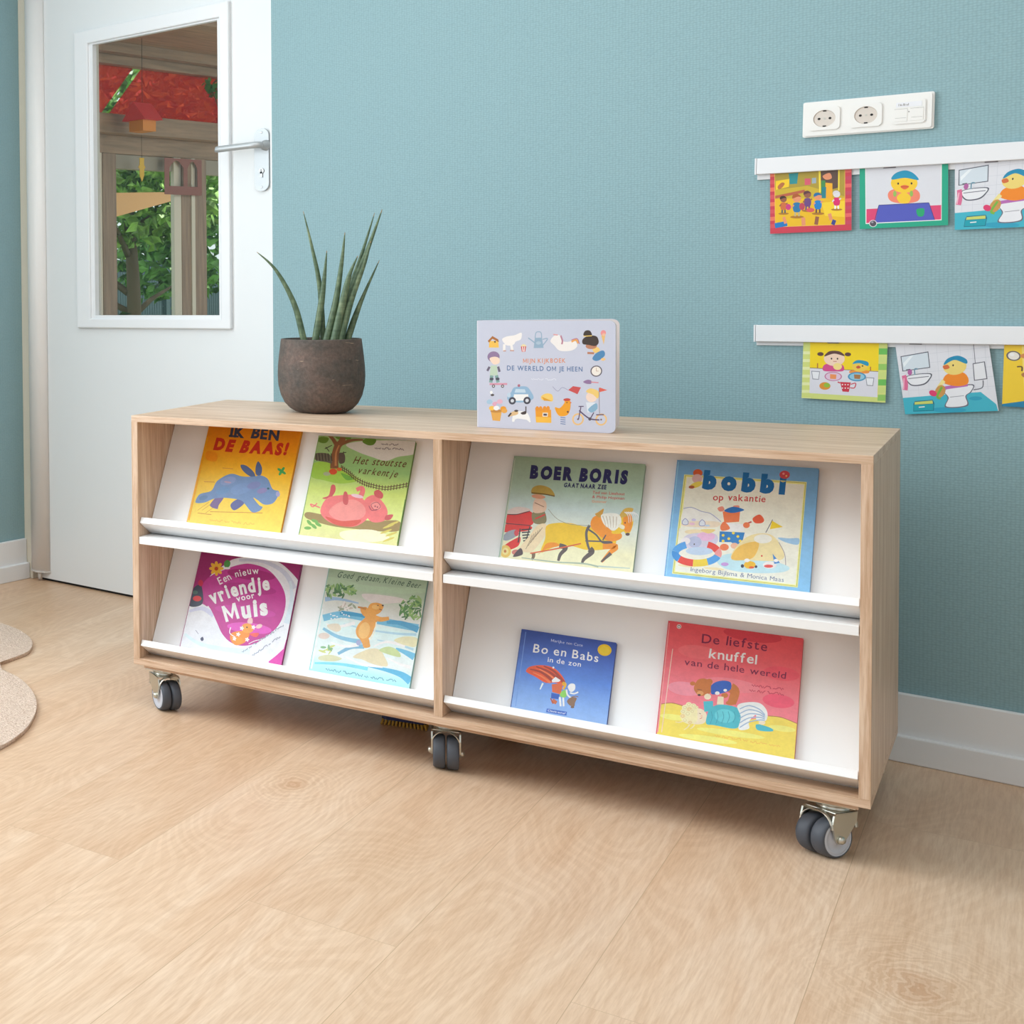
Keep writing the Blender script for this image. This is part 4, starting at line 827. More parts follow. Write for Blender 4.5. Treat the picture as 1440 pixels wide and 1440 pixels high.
# ------------------------------------------------------------------ board book standing open on top
INK_GAIN[0] = 0.96
def build_board_book():
    w, h = 0.2515, 0.2405
    b = tag(empty('board_book', cab(0.7445, 0.1500, ZT+0.0004), (PI/2, 0, CA+R(2.4))), 'lavender board book with small drawings standing ajar on top of the bookcase', 'book')
    a = Art(w, h, [(78, 75), (1288, 95), (1292, 1065), (78, 985)], [(0, h), (w, h), (w, 0), (0, 0)])
    LVB = (203, 206, 222)
    a.hand('MIJN KIJKBOEK', [(475, 443), (848, 447)], 38, (222, 140, 96), 0.018, 0.02, 1, gap=0.16).hand('DE WERELD OM JE HEEN', [(333, 503), (998, 526)], 42, (98, 124, 166), 0.022, 0.02, 1, gap=0.16)
    a.scribble((545, 590), (765, 600), 16, (228, 230, 240), (7, 6))
    YL, OG = (246, 196, 90), (240, 160, 44)
    a.poly([(178, 250), (256, 250), (262, 308), (174, 306)], YL).poly([(164, 250), (205, 208), (256, 238), (262, 262), (205, 232), (176, 264)], (176, 112, 60)).ell(228, 258, 7, 8, INK)                                 # nest box
    CR = (244, 238, 234)
    a.blob([(290, 240), (330, 215), (400, 205), (460, 185), (455, 240), (410, 260), (390, 285), (330, 290)], CR).line([(310, 280), (308, 335)], 22, CR, False).line([(370, 280), (380, 335)], 22, CR, False).line([(300, 337), (325, 337)], 9, (200, 150, 130), False).line([(360, 335), (395, 337)], 9, (200, 150, 130), False)  # horse
    a.poly([(455, 302), (502, 302), (494, 348), (464, 348)], (214, 84, 78)).line([(470, 304), (474, 346)], 7, WHITE, False).line([(488, 304), (484, 346)], 7, WHITE, False).blob([(455, 300), (478, 282), (505, 300)], (238, 220, 170))  # snack cup
    SB = (150, 176, 198)
    a.poly([(578, 230), (640, 230), (655, 318), (568, 318)], SB).line([(580, 275), (520, 230)], 10, SB, False).line([(645, 245), (690, 240), (645, 300)], 9, SB).line([(580, 232), (590, 185), (630, 185), (638, 232)], 8, SB).ell(610, 275, 22, 14, (176, 196, 212))                     # watering can
    a.blob([(715, 260), (750, 215), (800, 215), (820, 260), (860, 270), (930, 265), (950, 310), (900, 345), (800, 345), (750, 300)], CR).line([(900, 270), (940, 255), (960, 285)], 16, (236, 170, 90)).line([(900, 255), (950, 245), (970, 290)], 8, (190, 120, 150)).line([(805, 215), (820, 260), (815, 290)], 14, (190, 130, 150)).line([(740, 205), (780, 210)], 10, (226, 160, 160), False)  # swim ring
    HB = (66, 54, 48)
    a.blob([(1005, 215), (1020, 180), (1060, 178), (1080, 215), (1040, 225)], HB).blob([(1085, 335), (1130, 320), (1150, 350), (1110, 370)], (246, 206, 120)).ell(1075, 310, 50, 26, (190, 130, 100)).blob([(1000, 290), (1000, 250), (1050, 222), (1120, 228), (1140, 280), (1110, 310), (1050, 300)], HB).line([(1005, 225), (1080, 222)], 8, (240, 200, 100)).line([(1040, 368), (1100, 372)], 18, (190, 130, 100), False).blob([(1085, 415), (1120, 370), (1180, 350), (1195, 390), (1150, 430), (1110, 437)], (84, 140, 184)).ell(1180, 425, 20, 12, (246, 200, 130))          # crouching child
    a.ell(1180, 200, 24, 24, (238, 150, 150)).poly([(1162, 220), (1198, 220), (1184, 300)], (236, 190, 120)).ell(1185, 215, 16, 12, (240, 190, 160))               # ice cone
    a.ell(1120, 525, 52, 48, (96, 88, 100)).ell(1120, 525, 42, 39, (244, 236, 226)).line([(1120, 525), (1120, 495)], 4, (190, 150, 120), False).line([(1120, 525), (1140, 525)], 4, (190, 150, 120), False)  # clock
    a.ell(215, 385, 54, 46, (148, 124, 158)).blob([(180, 400), (225, 385), (265, 400), (265, 440), (215, 450)], (246, 218, 196)).poly([(190, 460), (245, 460), (252, 545), (182, 545)], (196, 214, 190)).line([(180, 470), (160, 505)], 20, (110, 100, 120), False).line([(255, 470), (268, 515)], 20, (110, 100, 120), False).line([(200, 545), (190, 605)], 30, (130, 166, 160), False).line([(240, 545), (255, 605)], 30, (130, 166, 160), False).ell(198, 575, 18, 12, (80, 80, 92)).ell(250, 575, 18, 12, (80, 80, 92)).line([(180, 618), (335, 620)], 16, (216, 150, 168), False).ell(214, 636, 14, 14, (90, 84, 90)).ell(294, 638, 14, 14, (90, 84, 90)).ell(214, 636, 6, 6, WHITE).ell(294, 638, 6, 6, WHITE)  # skater
    a.blob([(335, 730), (370, 690), (400, 650), (500, 645), (545, 690), (565, 750), (480, 780), (360, 770)], (150, 184, 212)).poly([(395, 710), (520, 712), (525, 765), (385, 765)], WHITE).poly([(410, 665), (490, 668), (500, 698), (400, 695)], (200, 220, 234)).ell(438, 636, 12, 12, (180, 110, 130)).ell(350, 715, 16, 20, (196, 214, 228))
    for x in (380, 510): a.ell(x, 765, 32, 32, (72, 72, 84)).ell(x, 765, 15, 15, (216, 218, 224))
    a.ell(205, 712, 16, 10, (90, 84, 84)).ell(195, 690, 12, 14, WHITE)
    a.poly([(188, 840), (290, 840), (272, 938), (206, 930)], (230, 170, 84)).ell(240, 850, 54, 14, (200, 140, 70))
    for x, y, c in ((200, 825, YL), (230, 790, (226, 170, 190)), (265, 800, (190, 200, 220)), (300, 830, OG), (240, 825, WHITE), (180, 770, (170, 200, 220)), (270, 770, (230, 180, 196)), (310, 850, (236, 170, 80))): a.ell(x, y, 26, 20, c)
    a.blob([(390, 880), (440, 855), (510, 870), (540, 940), (500, 930), (420, 920), (380, 945)], WHITE).blob([(345, 900), (370, 865), (420, 850), (430, 880), (380, 895)], (226, 190, 140)).line([(345, 900), (370, 870)], 14, (70, 58, 56), False).blob([(455, 870), (500, 855), (500, 880), (470, 885)], (76, 66, 64)).line([(500, 860), (500, 815)], 9, (76, 66, 64), False).ell(415, 852, 18, 9, (80, 66, 60)).line([(400, 915), (390, 945)], 14, WHITE, False).line([(500, 915), (540, 950)], 14, WHITE, False)  # dog
    a.poly([(582, 830), (722, 850), (725, 960), (590, 955)], OG).poly([(585, 905), (722, 915), (725, 962), (590, 955)], (248, 190, 70)).poly([(648, 872), (694, 874), (692, 908), (646, 906)], (240, 230, 210)).poly([(655, 880), (686, 882), (685, 900), (654, 898)], (90, 80, 90))
    for x in (600, 630, 665, 695): a.ell(x, 838, 16, 22, (236, 150, 50))
    a.blob([(635, 730), (680, 708), (730, 720), (735, 775), (680, 770), (640, 760)], (246, 206, 110)).poly([(640, 735), (730, 775), (660, 770)], (226, 160, 44))
    a.blob([(755, 830), (800, 835), (840, 790), (840, 765), (890, 775), (890, 850), (860, 900), (790, 900)], (242, 164, 42)).ell(862, 765, 32, 12, (204, 76, 62)).ell(862, 790, 5, 5, INK).ell(870, 870, 9, 9, (120, 80, 60)).poly([(888, 782), (905, 792), (888, 800)], (230, 120, 60))
    for k in range(4): a.line([(805, 915+k*18), (850, 922+k*18)], 8, (120, 140, 180), False)
    a.poly([(872, 683), (915, 650), (985, 662), (955, 720)], (206, 84, 84)).line([(872, 683), (820, 660), (780, 690), (735, 650)], 5, (160, 160, 190))
    a.blob([(1005, 615), (1040, 598), (1075, 605), (1075, 632), (1035, 632)], (150, 120, 160)).line([(1075, 618), (1140, 625)], 9, (224, 140, 150), False)
    a.ell(1080, 745, 50, 46, (246, 218, 200)).blob([(1030, 700), (1070, 672), (1140, 700), (1135, 760), (1090, 725)], (244, 206, 120)).poly([(1030, 790), (1110, 795), (1130, 860), (1045, 880)], (226, 232, 240)).blob([(1050, 850), (1120, 800), (1130, 850), (1080, 880)], (140, 180, 206)).line([(1145, 670), (1150, 890)], 5, (140, 120, 120), False).poly([(1148, 665), (1218, 690), (1148, 706)], (226, 100, 84))
    for x, y in ((960, 935), (1165, 942)): a.ell(x, y, 52, 52, (240, 196, 130)).ell(x, y, 38, 38, LVB).ell(x, y, 8, 8, (120, 90, 90))
    PU = (92, 70, 104)
    a.line([(965, 935), (985, 830)], 9, PU, False).line([(970, 860), (1060, 930), (1150, 945)], 11, PU).line([(965, 825), (1010, 825)], 8, PU, False).line([(1120, 900), (1190, 900)], 9, PU).line([(1070, 930), (1100, 880)], 9, PU, False).ell(1065, 935, 14, 14, (90, 80, 90))
    rr = lambda: round_rect(0, w, 0, h, 0.012, (0, 1, 1, 0))
    m = MB(); sheet(m, rr(), -0.0025, 0.0, LVB); a.emit(m, 0.0); build_print(m, 'front_cover', b, CARDM)
    pg = mat('board_page', (240, 230, 228), 0.4)
    MB().prism(round_rect(0.001, w-0.001, 0.0008, h-0.0008, 0.012, (0, 1, 1, 0)), -0.0200, -0.0026).build('page_block', pg, b)
    bk = MB(); M = Matrix.Translation((0, 0, -0.0250)) @ Matrix.Rotation(R(19.5), 4, 'Y')
    bk.M = M; bk.prism(round_rect(0.001, w+0.006, 0.0008, h-0.0008, 0.012, (0, 1, 1, 0)), -0.0095, -0.001).build('page_block', pg, b)
    m = MB(); m.M = M; sheet(m, round_rect(0, w+0.007, 0, h, 0.012, (0, 1, 1, 0)), -0.0125, -0.0096, LVB); build_print(m, 'back_cover', b, CARDM)
    m = MB(); sheet(m, [(-0.0018, 0), (0, 0), (0, h), (-0.0018, h)], -0.0370, -0.0002, (222, 222, 232)); build_print(m, 'spine', b, CARDM)
build_board_book()

# ------------------------------------------------------------------ pot with cylindrical leaves
def pot_material():
    m = mat('weathered_clay', (84, 76, 70), 0.75); g = N(m)
    tc = g.add('ShaderNodeTexCoord')
    n1 = g.add('ShaderNodeTexNoise', {'Vector': tc.outputs['Object'], 'Scale': 14.0, 'Detail': 8.0, 'Roughness': 0.7})
    n2 = g.add('ShaderNodeTexNoise', {'Vector': tc.outputs['Object'], 'Scale': 120.0, 'Detail': 4.0, 'Roughness': 0.7})
    mp = g.add('ShaderNodeMapping', {'Vector': tc.outputs['Object'], 'Scale': (9, 9, 60)})
    n3 = g.add('ShaderNodeTexNoise', {'Vector': mp.outputs[0], 'Scale': 2.2, 'Detail': 3.0, 'Roughness': 0.6, 'Distortion': 0.6})
    c = g.ramp(n1.outputs[0], [(0.32, rgba((74, 72, 68))), (0.5, rgba((96, 84, 76))), (0.68, rgba((118, 96, 86)))])
    c = g.mix(0.5, c, g.ramp(n2.outputs[0], [(0.35, rgba((150, 145, 140))), (0.65, (1, 1, 1, 1))]), 'MULTIPLY')
    c = g.mix(g.ramp(n3.outputs[0], [(0.70, (0, 0, 0, 1)), (0.74, (0.6, 0.6, 0.6, 1))]), c, rgba((190, 164, 138)))
    g.link(c, g.b.inputs['Base Color'])
    g.bump(n2.outputs[0], 0.35, 0.002)
    return m
def leaf_material():
    m = mat('sansevieria_leaf', (92, 112, 84), 0.5); g = N(m)
    tc = g.add('ShaderNodeTexCoord')
    mp = g.add('ShaderNodeMapping', {'Vector': tc.outputs['Object'], 'Scale': (60, 60, 14)})
    n = g.add('ShaderNodeTexNoise', {'Vector': mp.outputs[0], 'Scale': 1.5, 'Detail': 4.0, 'Roughness': 0.6})
    mp2 = g.add('ShaderNodeMapping', {'Vector': tc.outputs['Object'], 'Scale': (8, 8, 55)})
    n2 = g.add('ShaderNodeTexNoise', {'Vector': mp2.outputs[0], 'Scale': 2.0, 'Detail': 2.0})
    c = g.ramp(n.outputs[0], [(0.3, rgba((66, 90, 66))), (0.52, rgba((96, 116, 86))), (0.72, rgba((132, 144, 108)))])
    c = g.mix(0.45, c, g.ramp(n2.outputs[0], [(0.38, rgba((150, 160, 146))), (0.6, (1, 1, 1, 1))]), 'MULTIPLY')
    g.link(c, g.b.inputs['Base Color']); return m
def build_pot():
    px, py = 0.345, 0.333
    p = tag(empty('potted_plant', cab(px, py, ZT), (0, 0, CA)), 'round grey brown clay pot of upright tubular snake plant leaves on the bookcase', 'plant')
    prof = [(0, 0.0005), (0.050, 0.0005), (0.060, 0.003), (0.072, 0.011), (0.084, 0.025), (0.093, 0.045), (0.0985, 0.070), (0.100, 0.095), (0.0992, 0.120), (0.0970, 0.145), (0.0945, 0.168), (0.0925, 0.187), (0.0918, 0.1895), (0.0890, 0.1900), (0.0868, 0.1885), (0.0862, 0.178), (0.087, 0.150), (0.088, 0.120)]
    MB().lathe(prof, 56, cap=False).build('pot', pot_material(), p)
    MB().lathe([(0.0, 0.170), (0.03, 0.171), (0.06, 0.168), (0.0866, 0.166)], 28, cap=False).build('soil', SOIL, p)
    lm = leaf_material(); tip = mat('dry_leaf_tip', (150, 128, 92), 0.7)
    z0 = ZT
    L = [([(0.311, 0.322, 0.935), (0.307, 0.321, 0.954), (0.287, 0.314, 1.044), (0.248, 0.300, 1.131), (0.206, 0.285, 1.180)], 0.0070),
         ([(0.346, 0.350, 0.935), (0.345, 0.349, 0.954), (0.338, 0.347, 1.088), (0.322, 0.340, 1.190), (0.304, 0.333, 1.282)], 0.0062),
         ([(0.331, 0.330, 0.935), (0.334, 0.330, 0.954), (0.347, 0.334, 1.047), (0.354, 0.336, 1.115), (0.359, 0.338, 1.178)], 0.0078),
         ([(0.355, 0.332, 0.935), (0.360, 0.333, 0.953), (0.379, 0.340, 1.046), (0.392, 0.345, 1.147), (0.399, 0.348, 1.223)], 0.0080),
         ([(0.352, 0.372, 0.935), (0.360, 0.372, 0.953), (0.392, 0.380, 1.058), (0.426, 0.388, 1.170), (0.452, 0.398, 1.270)], 0.0068),
         ([(0.372, 0.350, 0.935), (0.378, 0.352, 0.957), (0.412, 0.364, 1.082), (0.446, 0.374, 1.185), (0.474, 0.384, 1.277)], 0.0085),
         ([(0.388, 0.338, 0.935), (0.392, 0.339, 0.957), (0.412, 0.346, 1.046), (0.442, 0.357, 1.145), (0.455, 0.361, 1.198)], 0.0080),
         ([(0.396, 0.362, 0.935), (0.402, 0.364, 0.961), (0.416, 0.369, 1.010), (0.434, 0.376, 1.065), (0.466, 0.388, 1.150)], 0.0072),
         ([(0.374, 0.330, 0.935), (0.380, 0.331, 0.957), (0.400, 0.337, 1.060), (0.412, 0.341, 1.115), (0.429, 0.348, 1.162)], 0.0085)]
    for pts, r in L:
        P = [(x-px, y-py, z-z0) for x, y, z in spline(pts, 7)]; n = len(P)
        m = MB(); m.tube(P, [r*1.12*(1-0.10*t-0.83*max(0, (t-0.32)/0.68)**1.5) for t in [i/(n-1) for i in range(n)]], 12)
        k = len(m.bm.faces)
        m.bm.faces.ensure_lookup_table()
        for f in m.bm.faces[k-2-12*1:k-2]: f.material_index = 1
        m.build('leaf', [lm, tip], p)
build_pot()

# ------------------------------------------------------------------ things on the teal wall
def build_socket():
    w, h = 0.2205, 0.0805
    s = tag(empty('wall_socket', (1.351, -0.0005, 1.4450), (PI/2, R(0.9), 0)), 'white triple wall plate with two power sockets and a data port', 'socket')
    m = MB(); m.prism(round_rect(-w/2, w/2, -h/2, h/2, 0.004), 0, 0.006)
    m.prism(round_rect(-w/2+0.003, w/2-0.003, -h/2+0.003, h/2-0.003, 0.004), 0.006, 0.0095)
    m.build('frame_plate', PLASTIC, s)
    face = mat('socket_well', (214, 204, 194), 0.4)
    for cx in (-0.071, 0.0):
        m = MB(); n = 32
        m.M = Matrix.Translation((cx, 0, 0))
        m.prism(round_rect(-0.0285, 0.0285, -0.0275, 0.0275, 0.006), 0.0095, 0.0098)
        sq = round_rect(-0.0270, 0.0270, -0.0260, 0.0260, 0.006, n=8)
        # insert with a round recess
        ring = [(0.0195*math.cos(2*PI*k/36), 0.0195*math.sin(2*PI*k/36)) for k in range(36)]
        out = []
        for x, y in ring:
            t = min(0.0270/max(abs(x), 1e-6), 0.0260/max(abs(y), 1e-6)); ox, oy = x*t, y*t
            if abs(ox) > 0.022 and abs(oy) > 0.021: ox, oy = ox*0.965, oy*0.965
            out.append((ox, oy))
        A = [m._v((x, y, 0.0122)) for x, y in out]; B = [m._v((x, y, 0.0122)) for x, y in ring]; C_ = [m._v((x, y, 0.0098)) for x, y in out]
        D_ = [m._v((x*0.95, y*0.95, 0.0103)) for x, y in ring]
        m.mi = 0
        for k in range(36):
            j = (k+1) % 36
            m._f([A[k], A[j], B[j], B[k]]); m._f([C_[k], C_[j], A[j], A[k]])
        m.mi = 1
        for k in range(36):
            j = (k+1) % 36; m._f([B[k], B[j], D_[j], D_[k]])
        m._f(D_)
        m.mi = 2
        for x in (-0.0095, 0.0095): m.prism([(x+0.0026*math.cos(PI*k/6), 0.0026*math.sin(PI*k/6)) for k in range(12)], 0.0103, 0.0106)
        for y in (-0.0175, 0.0175): m.box(-0.003, 0.003, y-0.0016, y+0.0016, 0.0103, 0.0109)
        m.mi = 3; m.prism([(0.002*math.cos(PI*k/6), 0.002*math.sin(PI*k/6)) for k in range(12)], 0.0103, 0.0107)
        m.build('power_socket', [PLASTIC, face, DARK, ZINC], s)
    m = MB(); m.M = Matrix.Translation((0.071, 0, 0))
    m.prism(round_rect(-0.0280, 0.0280, -0.0270, 0.0270, 0.007), 0.0095, 0.0104); m.prism(round_rect(-0.0265, 0.0265, -0.0255, 0.0255, 0.006), 0.0104, 0.0118)
    m.mi = 1; m.box(-0.021, 0.021, 0.0105, 0.0215, 0.0118, 0.0122)
    m.mi = 2
    for x in (-0.013, 0.013): m.box(x-0.0105, x+0.0105, -0.0200, 0.0065, 0.0118, 0.0126); 
    m.mi = 3
    for x in (-0.013, 0.013): m.box(x-0.0090, x+0.0090, -0.0130, -0.0125, 0.0126, 0.0128); m.box(x-0.0105, x+0.0105, 0.0066, 0.0071, 0.0118, 0.0127)
    m.prism([(0.0012*math.cos(PI*k/5), 0.0012*math.sin(PI*k/5)) for k in range(10)], 0.0118, 0.0124)
    rn = random.Random(5); x = -0.017
    for k in range(7): m.box(x, x+0.0010+0.0008*(k % 2), 0.0135, 0.0185-0.001*(k % 3), 0.0122, 0.0123); x += 0.0026
    m.build('data_port', [PLASTIC, mat('port_label', (232, 232, 236), 0.4), PLASTIC, mat('port_lines', (150, 146, 142), 0.6)], s)
build_socket()

CLAMP = mat('clamp_grey', (110, 108, 116), 0.5)
def build_rail(z0, z1, lip, label, drop):
    r = tag(empty('picture_rail', (1.1555, -0.0003, z0), (0, R(drop), 0)), label, 'picture rail', 'white clamping rails for pictures')
    L = 1.5; h = z1-z0
    MB().box(0.002, L, -0.0045, 0.0, -lip, h-0.002, 0.0006).build('back_strip', RAILM, r)
    m = MB(); m.box(0.0035, L, -0.0165, -0.0085, 0, h, 0.0015).box(0.0035, L, -0.0100, -0.0045, h-0.006, h).build('front_strip', RAILM, r)
    MB().box(0.0, 0.0033, -0.0172, 0.0, -0.0005, h+0.0005, 0.0006).build('end_cap', RAILM, r)
    for x in ((0.225, 0.385) if lip > 0.011 else (0.132, 0.27)): MB().box(x, x+0.02, -0.0090, -0.0065, -0.0022, 0.002).build('clamp', CLAMP, r)
build_rail(1.3290, 1.3665, 0.0125, 'upper white picture rail below the wall socket', 0.9)
build_rail(0.9340, 0.9730, 0.0090, 'lower white picture rail further down the teal wall', 0.0)

def card(x, z, w, h, rot, art, label, edge=(236, 234, 232), y=-0.0066, lean=0.0):
    """thin printed card; x, z is its lower left corner on the wall"""
    m = MB(); n = 6
    sheet(m, [(0, 0), (w, 0), (w, h), (0, h)], 0.0, 0.0009, edge); art.emit(m, 0.0009)
    o = build_print(m, 'picture_card', None, CARDM)
    o.matrix_world = Matrix.Translation((x, y, z)) @ Matrix.Rotation(R(-rot), 4, 'Y') @ Matrix.Rotation(PI/2-R(lean), 4, 'X')
    tag(o, label, 'picture card', 'picture cards clamped in the wall rails')
    return o
def cart(w, h, src, top): return Art(w, h, src, [(0, top), (w, top), (w, 0), (0, 0)])

# a: red bordered card of children in a yellow room
w, h = 0.1445, 0.158
a = cart(w, h, [(160, 270), (1335, 205), (1332, 1080), (150, 1120)], 0.146)
a.poly([(100, 0), (1400, 0), (1400, 1200), (100, 1200)], (206, 62, 80))
for k in range(9): a.poly([(140, 190+k*100), (225, 185+k*100), (222, 240+k*100), (140, 245+k*100)], (236, 120, 90) if k % 2 else (216, 84, 92)).poly([(1245, 150+k*100), (1345, 145+k*100), (1345, 195+k*100), (1245, 200+k*100)], (232, 104, 100) if k % 2 else (200, 70, 96))
a.poly([(222, 150), (1243, 150), (1240, 1002), (222, 1030)], (240, 190, 90)).poly([(230, 150), (1236, 150), (1232, 995), (230, 1022)], (176, 152, 56)).poly([(230, 520), (700, 470), (1236, 620), (1232, 995), (230, 1022)], (206, 176, 50)).poly([(230, 640), (1234, 640), (1232, 995), (230, 1022)], (238, 188, 30)).poly([(900, 700), (1234, 680), (1232, 900), (950, 880)], (250, 210, 50)).poly([(230, 600), (660, 520), (660, 560), (230, 640)], (186, 96, 66))
a.poly([(890, 150), (1145, 150), (1145, 500), (890, 560)], (96, 74, 64)).poly([(860, 150), (890, 150), (895, 560), (868, 560)], (250, 220, 70)).poly([(1145, 150), (1165, 150), (1160, 540), (1140, 540)], (250, 220, 70)).poly([(960, 430), (1060, 440), (1060, 660), (960, 640)], (244, 176, 40))
a.poly([(240, 400), (440, 372), (430, 480), (240, 520)], (250, 206, 40)).blob([(270, 470), (330, 420), (370, 440), (320, 500), (280, 510)], (186, 112, 62)).poly([(430, 300), (570, 290), (550, 440), (445, 445)], (46, 142, 146)).poly([(660, 370), (745, 370), (745, 455), (660, 460)], (214, 92, 110)).poly([(765, 365), (825, 362), (825, 435), (765, 440)], (160, 176, 186))
SKN = (232, 150, 110); DSK = (150, 92, 70)
a.line([(930, 400), (920, 640)], 60, (70, 140, 80), False).line([(940, 490), (935, 640)], 60, (40, 130, 140), False).blob([(920, 340), (1020, 300), (1050, 370), (970, 390)], SKN)
def kid(x, y, hair, skin, shirt, leg, s=1.0):
    a.ell(x, y+230*s, 90*s, 18*s, (176, 120, 40)).line([(x-22*s, y+150*s), (x-26*s, y+220*s)], 26*s, leg, False).line([(x+22*s, y+150*s), (x+26*s, y+220*s)], 26*s, leg, False)
    a.blob([(x-46*s, y+60*s), (x+46*s, y+60*s), (x+42*s, y+160*s), (x-42*s, y+160*s)], shirt).line([(x-40*s, y+80*s), (x-70*s, y+110*s)], 20*s, skin, False).line([(x+40*s, y+80*s), (x+70*s, y+60*s)], 20*s, skin, False).ell(x, y, 56*s, 46*s, skin).blob([(x-58*s, y), (x-50*s, y-44*s), (x+10*s, y-56*s), (x+56*s, y-20*s), (x+10*s, y-22*s)], hair)
kid(350, 650, (60, 40, 34), DSK, (210, 110, 60), (60, 90, 100), 0.85); kid(545, 640, (176, 90, 40), SKN, (40, 120, 170), (200, 180, 130), 1.1); kid(700, 590, (96, 54, 60), DSK, (110, 70, 130), (110, 70, 120), 0.95); kid(850, 620, (30, 110, 160), SKN, (30, 130, 200), (110, 80, 60), 1.0); kid(1120, 590, (220, 214, 216), (226, 222, 224), (224, 40, 110), WHITE, 0.9)
a.ell(420, 755, 38, 42, (206, 60, 130)).ell(620, 750, 40, 50, (190, 70, 90)).ell(740, 800, 60, 30, (220, 90, 90)).line([(220, 1010), (400, 980)], 70, (30, 120, 190), False).line([(380, 980), (350, 890)], 44, SKN, False).line([(640, 1010), (635, 900)], 56, SKN, False).line([(820, 1000), (840, 890)], 54, DSK, False).line([(1100, 980), (1050, 960)], 70, (60, 70, 140), False).line([(1040, 940), (1015, 850)], 50, SKN, False)
card(1.1828, 1.1880, w, h, 0.3, a, 'red bordered picture card showing a crowded yellow playroom, left on the upper rail')

# b: green bordered card, a yellow duckling at a purple table
w = 0.1440
a = cart(w, h, [(115, 240), (1380, 165), (1352, 1060), (105, 1100)], 0.146)
a.poly([(50, 0), (1450, 0), (1450, 1200), (50, 1200)], (34, 166, 134)).poly([(196, 100), (1292, 100), (1262, 996), (190, 1034)], WHITE).poly([(205, 100), (1282, 100), (1255, 985), (200, 1022)], (222, 222, 228)).poly([(205, 838), (1262, 795), (1255, 985), (200, 1022)], (224, 70, 116))
YE = (248, 204, 52)
a.blob([(510, 660), (560, 590), (740, 560), (900, 580), (965, 650), (930, 740), (740, 770), (560, 740)], (244, 136, 110)).blob([(640, 680), (740, 620), (830, 680), (800, 760), (680, 760)], YE).ell(745, 500, 190, 130, YE).blob([(570, 450), (620, 370), (760, 330), (880, 370), (950, 460), (760, 430)], (34, 150, 186)).ell(660, 505, 13, 15, INK).ell(850, 505, 13, 15, INK).blob([(690, 545), (750, 525), (815, 545), (750, 585)], (232, 110, 60)).line([(700, 550), (805, 550)], 6, (170, 70, 40), False).ell(610, 640, 24, 40, (150, 190, 90)).ell(845, 640, 24, 40, (150, 190, 90))
a.poly([(380, 790), (1090, 765), (1165, 990), (320, 1018)], (84, 92, 188)).line([(380, 788), (1090, 763)], 8, (60, 60, 120), False).line([(380, 790), (310, 1016)], 8, (60, 60, 120), False).line([(1090, 765), (1165, 990)], 8, (60, 60, 120), False).blob([(915, 850), (1015, 840), (1015, 920), (975, 945), (925, 930)], (34, 166, 110)).ell(295, 1028, 56, 46, (226, 222, 226)).ell(295, 1028, 46, 38, (84, 78, 88)).ell(285, 1012, 18, 12, (160, 156, 166))
card(1.3412, 1.1905, w, h, 0.4, a, 'green bordered picture card with a purple table, second on the upper rail')

